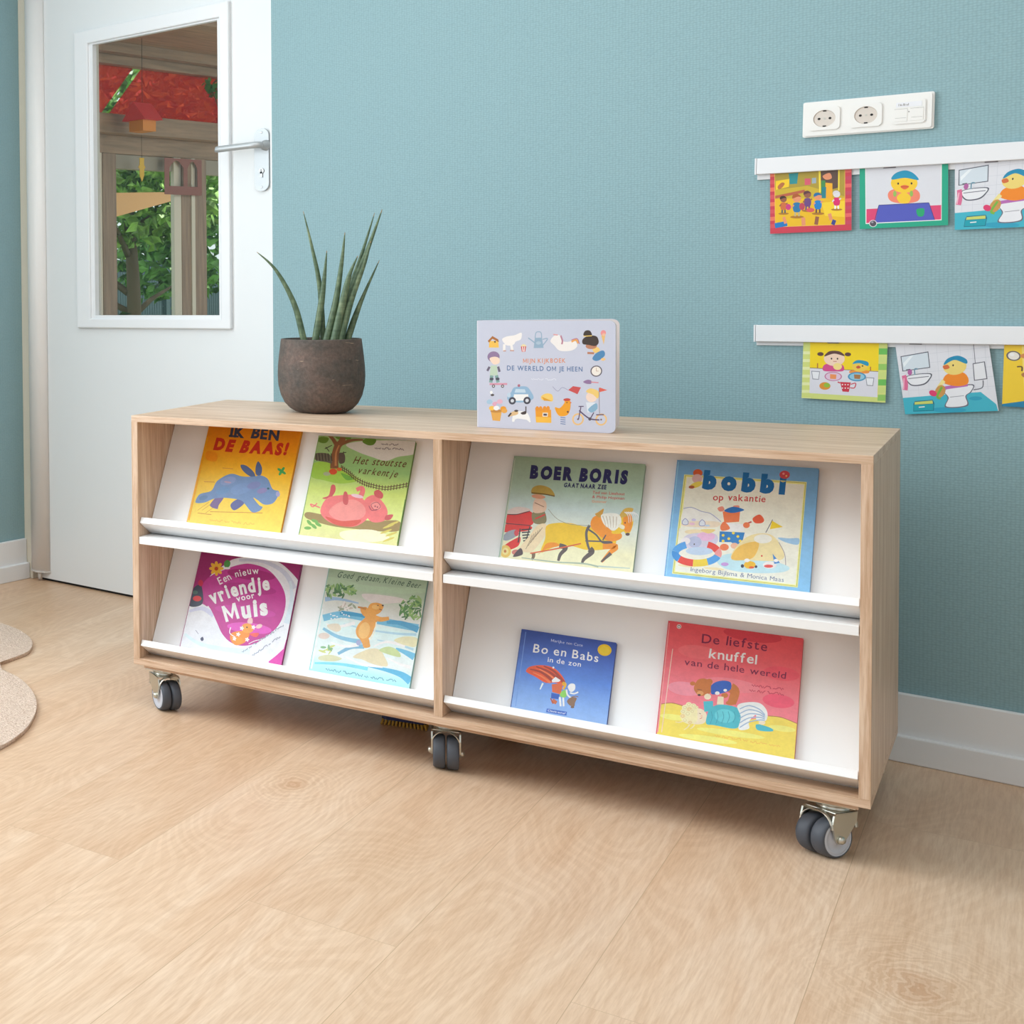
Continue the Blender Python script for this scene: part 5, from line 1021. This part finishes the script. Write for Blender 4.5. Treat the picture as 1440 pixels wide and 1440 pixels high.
# c and e: a bathroom card, the same print twice
def bathroom(h):
    w = 0.147
    a = cart(w, h, [(800, 160), (1275, 170), (1320, 492), (842, 518)], 0.146)
    a.poly([(760, 100), (1340, 100), (1340, 560), (760, 560)], (226, 226, 232))
    for k in range(8): a.line([(850+k*58, 150), (868+k*58, 420)], 1.6, (206, 208, 216), False, step=False)
    for k in range(5): a.line([(805, 205+k*46), (1300, 190+k*46)], 1.6, (206, 208, 216), False, step=False)
    a.z += a.STEP
    a.poly([(826, 428), (1010, 415), (1255, 400), (1310, 462), (1330, 540), (826, 540)], (66, 180, 200)).poly([(1240, 402), (1312, 462), (1300, 380)], (226, 226, 232)).ell(1080, 490, 90, 14, (46, 160, 190)).ell(1215, 432, 30, 10, (46, 160, 190))
    a.poly([(826, 202), (982, 188), (990, 272), (834, 284)], (90, 92, 104)).poly([(831, 206), (978, 193), (985, 268), (839, 280)], (214, 224, 232)).poly([(840, 240), (880, 205), (900, 203), (845, 260)], (236, 242, 246))
    a.blob([(858, 310), (990, 300), (985, 335), (950, 360), (880, 360)], (90, 92, 104)).blob([(863, 312), (984, 304), (978, 333), (946, 354), (884, 355)], (236, 236, 240)).line([(866, 324), (982, 316)], 4, (120, 120, 132), False).line([(905, 305), (905, 275), (922, 275)], 7, (110, 150, 170)).ell(877, 290, 13, 16, (180, 100, 160)).line([(855, 276), (880, 274)], 4, (70, 70, 80), False).line([(842, 305), (850, 350), (846, 385)], [26, 30], (222, 110, 150)).line([(842, 320), (838, 380)], 6, (244, 190, 206), False)
    a.line([(1205, 150), (1215, 270)], 3, (110, 110, 120), False).poly([(1202, 262), (1258, 256), (1270, 340), (1208, 346)], (100, 100, 112)).poly([(1206, 266), (1254, 260), (1265, 336), (1212, 342)], (232, 232, 236)).line([(1250, 345), (1246, 380), (1205, 390)], 5, (110, 110, 120))
    a.blob([(1062, 384), (1200, 362), (1196, 400), (1172, 420), (1176, 470), (1066, 478), (1078, 430)], (110, 110, 124)).blob([(1066, 388), (1195, 367), (1191, 398), (1166, 420), (1170, 465), (1072, 473), (1084, 428)], (236, 236, 240)).line([(1064, 378), (1178, 364)], 16, (186, 106, 178), False).line([(1090, 425), (1160, 418)], 3, (150, 150, 160), False)
    # toilet corner: a yellow duckling in orange, and slippers
    a.blob([(1058, 350), (1075, 310), (1150, 302), (1180, 330), (1175, 362), (1120, 370)], (244, 140, 36)).ell(1115, 272, 58, 42, (240, 214, 120)).blob([(1062, 262), (1080, 232), (1130, 220), (1172, 240), (1172, 262), (1115, 240)], (28, 140, 180)).blob([(1056, 268), (1080, 262), (1090, 278), (1066, 284)], (214, 110, 60)).ell(1108, 266, 4, 5, INK).line([(1060, 340), (1030, 375)], [22, 16], (240, 224, 150), False).ell(1040, 395, 26, 34, (206, 150, 80), 30).ell(1002, 404, 22, 15, (222, 60, 110), 25).line([(1050, 372), (1024, 420), (1042, 432)], 12, (120, 180, 70))
    a.poly([(892, 460), (900, 445), (1000, 438), (1008, 455), (1004, 496), (890, 502)], (30, 110, 130)).poly([(900, 450), (998, 442), (1000, 458), (898, 464)], (206, 214, 110)).poly([(894, 466), (1004, 460), (1001, 493), (893, 498)], (24, 160, 176)).line([(922, 478), (955, 475)], 5, WHITE, False)
    return w, h, a
w, h, a = bathroom(0.158)
card(1.4955, 1.1805, w, h, 0.3, a, 'bathroom picture card with washbasin and toilet, cut by the frame on the upper rail')

# d: green and yellow card of a breakfast table
w, h = 0.1450, 0.138
a = cart(w, h, [(330, 152), (750, 160), (740, 452), (318, 432)], 0.126)
a.poly([(280, 100), (780, 100), (780, 500), (280, 500)], (214, 222, 130))
for k in range(7): a.poly([(315, 190+k*40), (365, 190+k*40), (363, 205+k*40), (315, 205+k*40)], (232, 236, 176)).poly([(700, 170+k*40), (752, 170+k*40), (750, 202+k*40), (700, 202+k*40)], (110, 190, 90) if k % 4 == 0 else (206, 220, 130) if k % 2 else (150, 200, 100))
a.poly([(365, 100), (708, 100), (702, 424), (358, 406)], (246, 214, 30)).poly([(362, 275), (704, 288), (700, 424), (358, 406)], (224, 222, 230)).line([(362, 275), (704, 290)], 3, (120, 100, 80), False)
a.ell(415, 203, 16, 10, (96, 64, 60)).ell(552, 203, 16, 10, (96, 64, 60)).blob([(428, 288), (440, 255), (520, 255), (530, 288), (480, 292)], (216, 80, 140)).ell(484, 226, 52, 38, (246, 214, 190)).blob([(434, 215), (460, 188), (510, 188), (536, 212), (484, 200)], (96, 64, 60)).ell(470, 226, 4, 5, INK).ell(500, 226, 4, 5, INK).ell(500, 266, 22, 18, (246, 220, 140)).line([(478, 240), (496, 240)], 3, (180, 80, 70), False)
a.blob([(565, 300), (570, 285), (650, 285), (650, 300)], (240, 150, 60)).ell(612, 266, 40, 26, (244, 206, 80)).blob([(575, 252), (600, 232), (650, 240), (652, 262), (610, 248)], (34, 150, 186)).blob([(592, 268), (606, 260), (616, 270), (602, 276)], (206, 90, 60)).ell(625, 262, 4, 4, INK)
a.line([(400, 250), (400, 275)], 6, (190, 120, 60), False).line([(665, 265), (665, 285)], 6, (190, 120, 60), False)
a.ell(478, 318, 44, 24, (200, 120, 160)).ell(478, 318, 38, 20, (226, 200, 220)).poly([(462, 306), (494, 308), (492, 332), (462, 330)], (240, 150, 90)).ell(597, 318, 46, 24, (70, 150, 190)).ell(597, 318, 38, 18, (150, 200, 220)).poly([(582, 306), (616, 308), (612, 330), (584, 328)], (170, 120, 70))
for x, y in ((390, 312), (662, 342)): a.poly([(x-22, y-22), (x+22, y-20), (x+16, y+24), (x-16, y+22)], (150, 150, 160)).poly([(x-18, y-18), (x+18, y-16), (x+13, y+20), (x-13, y+18)], (236, 236, 240))
a.ell(436, 368, 28, 20, (226, 150, 50)).ell(446, 364, 16, 12, (150, 190, 60)).poly([(512, 346), (566, 348), (556, 398), (524, 396)], (206, 50, 70)).line([(566, 358), (590, 352), (584, 376), (562, 376)], 5, (206, 50, 70)).line([(512, 352), (500, 346)], 6, (206, 50, 70), False)
for k in range(6): a.ell(524+(k % 3)*14, 360+(k//3)*18, 3.5, 3.5, WHITE, 0, 8)
card(1.2418, 0.8035, w, h, -1.2, a, 'green striped picture card of a breakfast table, leftmost on the lower rail')
w, h, a = bathroom(0.160)
card(1.4195, 0.7765, w, h, 6.4, a, 'tilted bathroom picture card with washbasin and toilet, on the lower rail')
# f: yellow card cut by the frame
w, h = 0.145, 0.140
a = Art(w, h, [(1358, 165), (1775, 165), (1750, 490), (1333, 475)], [(0, 0.127), (w, 0.127), (w, 0), (0, 0)])
a.poly([(1300, 100), (1800, 100), (1800, 540), (1300, 540)], (244, 206, 56)).poly([(1300, 470), (1425, 445), (1430, 380), (1800, 380), (1800, 540), (1300, 540)], (36, 130, 170)).ell(1394, 212, 30, 26, (110, 104, 104)).ell(1394, 212, 23, 20, (236, 230, 220)).ell(1388, 206, 10, 8, WHITE).poly([(1430, 160), (1560, 165), (1560, 470), (1428, 440)], (250, 222, 120)).line([(1405, 268), (1425, 268), (1424, 290)], 7, (110, 80, 50)).blob([(1424, 205), (1470, 190), (1480, 225), (1430, 222)], (214, 140, 80)).blob([(1425, 300), (1470, 290), (1470, 330), (1428, 320)], (180, 120, 70))
card(1.5705, 0.8030, w, h, -1.0, a, 'yellow picture card cut by the right edge of the frame on the lower rail')

# ------------------------------------------------------------------ floor: rug and brush
def build_rug():
    m = mat('loop_pile_rug', (214, 190, 170), 0.95); g = N(m)
    tc = g.add('ShaderNodeTexCoord')
    n = g.add('ShaderNodeTexNoise', {'Vector': tc.outputs['Object'], 'Scale': 160.0, 'Detail': 3.0, 'Roughness': 0.7})
    v = g.add('ShaderNodeTexVoronoi', {'Vector': tc.outputs['Object'], 'Scale': 210.0})
    g.link(g.ramp(n.outputs[0], [(0.35, rgba((194, 166, 146))), (0.65, rgba((226, 204, 186)))]), g.b.inputs['Base Color'])
    g.bump(v.outputs['Distance'], 0.8, 0.004)
    lobe1 = [(-0.93, -0.72), (-0.80, -0.625), (-0.62, -0.605), (-0.50, -0.640), (-0.41, -0.705), (-0.345, -0.80), (-0.325, -0.90), (-0.315, -0.975)]
    lobe2 = [(-0.275, -1.015), (-0.19, -1.040), (-0.09, -1.105), (0.0, -1.195), (0.065, -1.29), (0.12, -1.40), (0.155, -1.53), (0.15, -1.66), (0.09, -1.79), (0.0, -1.87)]
    rest = [(-0.06, -1.93), (-0.12, -2.06), (-0.24, -2.16), (-0.42, -2.18), (-0.58, -2.10), (-0.66, -1.98), (-0.78, -1.96), (-0.90, -1.86), (-0.95, -1.70), (-0.93, -1.52), (-0.87, -1.40), (-0.96, -1.28), (-0.99, -1.10), (-0.98, -0.90)]
    P = spline(lobe1, 5)+spline(lobe2, 5)+spline(rest, 5)
    b = MB(); b.prism(P[::-1], 0.0, 0.011)
    top = [f for f in b.bm.faces if len(f.verts) > 10 and f.calc_center_median().z > 0.005]
    ed = [e for f in top for e in f.edges]
    bmesh.ops.bevel(b.bm, geom=ed, offset=0.006, segments=3, profile=0.5, affect='EDGES')
    for f in b.bm.faces: f.smooth = len(f.verts) < 10
    o = b.build('rug', m); tag(o, 'pinkish beige rug with a scalloped cloud outline on the floor at the left', 'rug')
build_rug()
def build_brush():
    b = tag(empty('scrubbing_brush', (0.640, -0.605, 0.0), (0, 0, R(20))), 'small dark blue brush with yellow bristles on the floor under the bookcase', 'brush')
    MB().prism(round_rect(-0.048, 0.048, -0.020, 0.020, 0.012), 0.013, 0.034).build('brush_back', mat('navy_plastic', (34, 40, 92), 0.4), b)
    m = MB()
    for i in range(13):
        for j in range(4):
            x, y = -0.044+i*0.0073, -0.016+j*0.0105
            m.tube([(x, y, 0.014), (x*1.10, y*1.25, 0.0)], 0.0026, 6)
    m.build('bristles', mat('yellow_bristles', (206, 160, 60), 0.7), b)
build_brush()

# ------------------------------------------------------------------ the glazed porch seen through the door, and the garden
def porch():
    def timber(name, rgb, axis):
        m = mat(name, rgb, 0.6); g = N(m); tc = g.add('ShaderNodeTexCoord')
        sc = {'y': (30, 2, 30), 'z': (30, 30, 2)}[axis]
        mp = g.add('ShaderNodeMapping', {'Vector': tc.outputs['Object'], 'Scale': sc})
        n = g.add('ShaderNodeTexNoise', {'Vector': mp.outputs[0], 'Scale': 1.5, 'Detail': 4.0})
        d = tuple(c*0.82 for c in rgb)
        g.link(g.ramp(n.outputs[0], [(0.3, rgba(d)), (0.65, rgba(rgb))]), g.b.inputs['Base Color']); return m
    TY, TZ, TP = timber('porch_timber', (158, 136, 116), 'y'), timber('porch_post', (156, 136, 120), 'z'), timber('porch_ceiling_board', (164, 140, 116), 'y')
    PW = mat('porch_frame_paint', (206, 204, 192), 0.45); GB = mat('grey_blind', (150, 146, 136), 0.6)
    y0, y1 = 1.2, 5.2
    # ceiling boards along y with gaps, and beams
    c = MB(); x = -2.62
    while x < 1.6: c.box(x, x+0.198, 0.17, y1, 2.500, 2.52); x += 0.202
    c.box(-2.62, 1.6, 0.17, y1, 2.52, 2.56)
    struct('trim_3', c, TP)
    struct('trim_4', MB().box(-2.62, -2.50, y0, y1, 2.44, 2.499).box(-2.62, -2.56, y0, y1, 2.385, 2.44, 0.004).box(-1.95, -1.85, y0, y1, 2.46, 2.499), TY)
    w = empty('window_1', (-2.6, 3.0, 0.0)); w['kind'] = 'structure'; w['label'] = 'timber framed porch window with red film in its upper panes seen through the door'
    def part(name, m, *boxes):
        b = MB()
        for q in boxes: b.box(q[0]+2.6, q[1]+2.6, q[2]-3.0, q[3]-3.0, q[4], q[5], 0.003)
        return b.build(name, m, w)
    part('transom_beam', TY, (-2.66, -2.50, y0, y1, 1.975, 2.085))
    part('header', TY, (-2.64, -2.58, y0, y1, 1.868, 1.975))
    part('blind_box', GB, (-2.64, -2.595, 2.77, 3.346, 1.783, 1.868)); part('blind_box', GB, (-2.64, -2.595, 3.683, 4.40, 1.775, 1.868))
    part('frame_strip', PW, (-2.605, -2.58, 2.584, 2.643, 0.85, 1.868)); part('frame_strip', PW, (-2.605, -2.58, 3.346, 3.42, 0.85, 1.868)); part('frame_strip', PW, (-2.605, -2.572, 3.516, 3.554, 0.85, 1.868))
    part('post', TZ, (-2.605, -2.575, 2.643, 2.770, 0.0, 1.868)); part('post', TZ, (-2.605, -2.578, 3.42, 3.683, 0.0, 1.868)); part('post', TZ, (-2.605, -2.578, 4.40, 4.55, 0.0, 1.868)); part('post', TZ, (-2.605, -2.578, 2.30, 2.42, 0.0, 1.868))
    part('sill', PW, (-2.68, -2.50, y0, y1, 0.80, 0.85)); part('sill_wall', TY, (-2.66, -2.62, y0, y1, 0.0, 0.80))
    film = bpy.data.materials.new('red_window_film'); film.use_nodes = True; t = film.node_tree
    for n in list(t.nodes): t.nodes.remove(n)
    o = t.nodes.new('ShaderNodeOutputMaterial'); tr = t.nodes.new('ShaderNodeBsdfTransparent'); tr.inputs[0].default_value = (0.98, 0.36, 0.30, 1)
    tl = t.nodes.new('ShaderNodeBsdfTranslucent'); tl.inputs[0].default_value = (0.75, 0.05, 0.09, 1)
    mx = t.nodes.new('ShaderNodeMixShader'); mx.inputs[0].default_value = 0.34
    t.links.new(tr.outputs[0], mx.inputs[1]); t.links.new(tl.outputs[0], mx.inputs[2]); t.links.new(mx.outputs[0], o.inputs[0])
    def pane(P):
        b = MB(); b.M = Matrix(((0, 0, 1, 0), (1, 0, 0, -3.0), (0, 1, 0, 0), (0, 0, 0, 1))); b.prism(P, -0.012, -0.008)
        return b.build('film_pane', film, w)
    pane([(y0, 2.085), (2.66, 2.085), (2.985, 2.386), (y0, 2.386)]); pane([(2.735, 2.085), (y1, 2.085), (y1, 2.386), (3.068, 2.386)])
    # things hanging in the window
    L = tag(empty('paper_lantern', (-2.35, 2.70, 1.965)), 'small house shaped lantern with red roof and amber body hanging in the porch window', 'lantern')
    MB().prism([(-0.045, -0.060), (0.045, -0.060), (0.045, 0.060), (-0.045, 0.060)], 0.0, 0.066).build('lantern_body', mat('amber_paper', (206, 134, 54), 0.6), L)
    r = MB(); r.M = Matrix(((1, 0, 0, 0), (0, 0, 1, 0), (0, 1, 0, 0), (0, 0, 0, 1)))
    r.prism([(-0.075, 0.062), (0.075, 0.062), (0.0, 0.165)], -0.085, 0.085)
    r.build('lantern_roof', mat('red_paper', (208, 50, 58), 0.6), L)
    MB().tube([(0, 0, 0.16), (0, 0, 0.53)], 0.0012, 6).build('string', DARK, L)
    b = MB(); b.M = Matrix(((0, 0, 1, -2.552), (1, 0, 0, 0), (0, 1, 0, 0), (0, 0, 0, 1)))
    z0, z1, ya, yb = 1.638, 1.858, 3.205, 3.590
    arch = lambda a, c: [(a, 1.690)] + [(a+(c-a)*(0.5-0.5*math.cos(PI*k/8)), 1.800+0.045*math.sin(PI*k/8)) for k in range(9)] + [(c, 1.690)]
    holes = ((3.255, 3.400), (3.440, 3.545))
    b.box(ya, yb, z0, 1.690, 0, 0.002); b.box(ya, 3.255, 1.690, z1, 0, 0.002); b.box(3.400, 3.440, 1.690, z1, 0, 0.002); b.box(3.545, yb, 1.690, z1, 0, 0.002)
    for a_, c_ in holes: b.prism([(a_, z1), (a_, 1.800)]+[(a_+(c_-a_)*k/8, 1.800+0.045*math.sin(PI*k/8)) for k in range(1, 8)]+[(c_, 1.800), (c_, z1)], 0, 0.002)
    o = b.build('paper_cutout', mat('plum_paper', (140, 96, 92), 0.7)); tag(o, 'plum coloured paper frame with two arched openings taped in the porch window', 'paper decoration')
    q = tag(empty('hanging_ornament', (-2.50, 2.905, 1.70)), 'thin yellow leaf shaped ornament hanging in the porch window', 'ornament')
    b = MB(); b.M = Matrix(((0, 0, 1, 0), (1, 0, 0, 0), (0, 1, 0, 0), (0, 0, 0, 1)))
    b.prism([(0.0, 0.0), (0.020, 0.035), (0.022, 0.075), (0.034, 0.085), (0.020, 0.10), (0.022, 0.14), (-0.022, 0.14), (-0.020, 0.10), (-0.034, 0.085), (-0.022, 0.075), (-0.020, 0.035)], 0, 0.003)
    b.build('felt_leaf', mat('yellow_felt', (214, 180, 74), 0.7), q)
    MB().tube([(0.0015, 0, 0.138), (0.0015, 0, 0.275)], 0.001, 6).build('string', DARK, q)
    rn = random.Random(3)
    pl = tag(empty('ledge_plant', (-2.54, 3.78, 2.0855)), 'small leafy green plant in a red pot on the ledge of the porch window', 'plant')
    MB().lathe([(0, 0), (0.022, 0), (0.030, 0.045), (0.0, 0.045)], 14, cap=False).build('pot', mat('red_pot', (190, 84, 66), 0.6), pl)
    st = MB()
    st.tube(spline([(0, 0, 0.04), (0.0, -0.03, 0.12), (0.0, -0.08, 0.20)], 5), 0.004, 6).tube(spline([(0, 0, 0.04), (0.0, 0.02, 0.14), (0.0, 0.03, 0.24)], 5), 0.004, 6)
    st.build('stem', mat('plant_stem', (92, 74, 50), 0.7), pl)
    lf = MB()
    for k in range(34):
        c_ = Vector((rn.uniform(-0.03, 0.03), rn.choice((-0.085, 0.03))+rn.uniform(-0.06, 0.06), rn.choice((0.20, 0.23))+rn.uniform(-0.06, 0.04)))
        d1 = Vector((rn.uniform(-1, 1), rn.uniform(-1, 1), rn.uniform(-1, 1))).normalized()*0.030; d2 = d1.orthogonal().normalized()*0.015
        lf._f([lf._v(c_-d1), lf._v(c_+d2), lf._v(c_+d1), lf._v(c_-d2)])
    lf.build('foliage', mat('plant_leaf', (62, 118, 44), 0.6), pl)
porch()

def garden():
    struct('ground', MB().box(-30, -3.25, -6, 24, -0.08, -0.02), mat('lawn', (96, 118, 66), 0.95))
    rn = random.Random(21)
    def leafmat(name, rgb):
        m = mat(name, rgb, 0.5); g = N(m)
        oi = g.add('ShaderNodeTexCoord'); n = g.add('ShaderNodeTexNoise', {'Vector': oi.outputs['Object'], 'Scale': 7.0, 'Detail': 2.0})
        g.link(g.ramp(n.outputs[0], [(0.35, rgba(tuple(c*0.6 for c in rgb))), (0.62, rgba(tuple(min(255, c*1.18) for c in rgb)))]), g.b.inputs['Base Color'])
        g.b.inputs['Subsurface Weight'].default_value = 0.0
        return m
    bark = mat('tree_bark', (104, 90, 72), 0.9)
    def tree(name, label, x, y, h, blobs, rgb, n, ls, group=None):
        t = tag(empty(name, (x, y, -0.02)), label, 'tree', group)
        tk = MB(); tk.tube(spline([(0, 0, 0), (0.04, 0.02, h*0.35), (-0.03, 0.05, h*0.7), (0.02, 0.0, h*0.95)], 5), [0.075-0.055*i/15 for i in range(16)], 8)
        for k in range(5):
            a = rn.uniform(0, 2*PI); z = h*rn.uniform(0.3, 0.7); L = rn.uniform(0.4, 0.9)
            tk.tube([(0, 0, z), (math.cos(a)*L*0.5, math.sin(a)*L*0.5, z+L*0.3), (math.cos(a)*L, math.sin(a)*L, z+L*0.5)], [0.03, 0.02, 0.008], 6)
        tk.build('trunk', bark, t)
        f = MB()
        for cx, cy, cz, rx, ry, rz, sh in blobs:
            for k in range(int(n*sh)):
                d = Vector((rn.gauss(0, 1), rn.gauss(0, 1), rn.gauss(0, 1))).normalized()*rn.uniform(0.55, 1.0)
                p = Vector((cx+d.x*rx, cy+d.y*ry, cz+d.z*rz))
                u = Vector((rn.uniform(-1, 1), rn.uniform(-1, 1), rn.uniform(-0.9, 0.3))).normalized()
                s = u.orthogonal().normalized(); s = (s*math.cos(k)+u.cross(s)*math.sin(k))
                l = ls*rn.uniform(0.6, 1.3); nrm = u.cross(s)*l*0.18
                a, b_, c_, d_ = p, p+u*l*0.5+s*l*0.28-nrm, p+u*l, p+u*l*0.5-s*l*0.28-nrm
                va, vb, vc, vd = f._v(a), f._v(b_), f._v(c_), f._v(d_)
                f._f([va, vb, vc]); f._f([va, vc, vd])
        f.build('foliage', leafmat(name+'_leaf', rgb), t)
    tree('garden_tree', 'bright green broad leaved tree close behind the porch window', -4.6, 5.75, 2.7, [(0, 0, 1.78, 0.55, 0.60, 0.36, 1), (0.1, 0.45, 2.05, 0.6, 0.6, 0.5, 1), (-0.2, -0.4, 2.25, 0.6, 0.7, 0.45, 1), (0.0, 0.1, 2.7, 0.7, 0.9, 0.5, 1.2)], (136, 178, 84), 620, 0.13)
    tree('garden_tree', 'darker green tree seen through the right pane of the porch window', -5.4, 7.6, 3.0, [(0, 0, 1.9, 0.8, 0.8, 0.6, 1), (0.2, 0.5, 2.6, 0.9, 0.9, 0.6, 1), (-0.3, -0.5, 2.9, 0.9, 0.9, 0.6, 1), (0, 0, 1.3, 0.6, 0.6, 0.4, 0.6)], (110, 158, 80), 700, 0.15)
    tree('garden_tree', 'tall pale green tree far back in the garden', -10.0, 11.5, 4.6, [(0, 0, 2.6, 1.5, 1.8, 1.2, 1), (0.3, 1.2, 3.8, 1.6, 1.6, 1.2, 1), (0, -1.4, 3.6, 1.5, 1.6, 1.2, 1), (0, 0.2, 1.2, 1.4, 1.8, 0.9, 1)], (132, 170, 92), 700, 0.24)
    tree('garden_tree', 'rounded mid green tree at the far right end of the garden', -5.6, 14.6, 3.4, [(0, 0, 1.9, 1.3, 1.8, 1.0, 1), (0.2, 1.0, 2.9, 1.3, 1.6, 1.0, 1), (0, -1.2, 2.8, 1.3, 1.5, 1.0, 1)], (118, 164, 84), 700, 0.22)
    tree('garden_shrub', 'low dark shrub at the foot of the garden fence', -3.7, 4.25, 0.8, [(0, 0, 0.70, 0.22, 0.26, 0.26, 1), (-0.2, 0.5, 0.66, 0.25, 0.3, 0.22, 1)], (70, 104, 56), 160, 0.11)
    fm = mat('fence_steel', (84, 104, 112), 0.5)
    fe = tag(empty('garden_fence', (-6.9, 9.4, -0.02)), 'grey wire mesh fence with posts behind the garden tree', 'fence')
    m = MB(); yy = -1.6
    while yy <= 2.25: m.box(-0.003, 0.003, yy-0.003, yy+0.003, 0.1, 1.31); yy += 0.045
    for zz in (0.12, 0.35, 0.6, 0.85, 1.05, 1.30): m.box(-0.008, -0.003, -1.62, 2.25, zz-0.004, zz+0.004)
    m.build('mesh_panel', fm, fe)
    for yy in (-1.65, 0.32, 2.28): MB().box(-0.03, 0.03, yy-0.03, yy+0.03, 0.0, 1.34).build('post', fm, fe)
    tag(MB().box(-7.45, -7.35, 6.6, 12.8, -0.02, 1.38).build('garden_screen', mat('slate_screen', (84, 104, 114), 0.8)), 'low slate blue screen wall behind the wire fence', 'screen')
    b = MB(); b.M = Matrix(((0, 0, 1, -3.3), (1, 0, 0, 0), (0, 1, 0, 0), (0, 0, 0, 1)))
    b.prism([(3.55, 1.52), (4.36, 1.672), (4.55, 1.715), (4.55, 1.740), (3.55, 1.708)], 0.0, 0.035)
    cb = b.build('canopy_board', mat('larch_board', (206, 164, 112), 0.6))
    MB().box(-3.31, -3.25, 3.56, 3.62, -0.02, 1.60).build('post', bark, cb)
    tag(cb, 'tapering tan wooden canopy board outside the porch window', 'board')
garden()
area('porch_fill', (-0.9, 2.9, 2.40), (-1.6, 3.0, 0.5), 2.0, 2.4, 30, (1.0, 0.98, 0.95))  # added fill that brightens the porch, not a lamp fitted there
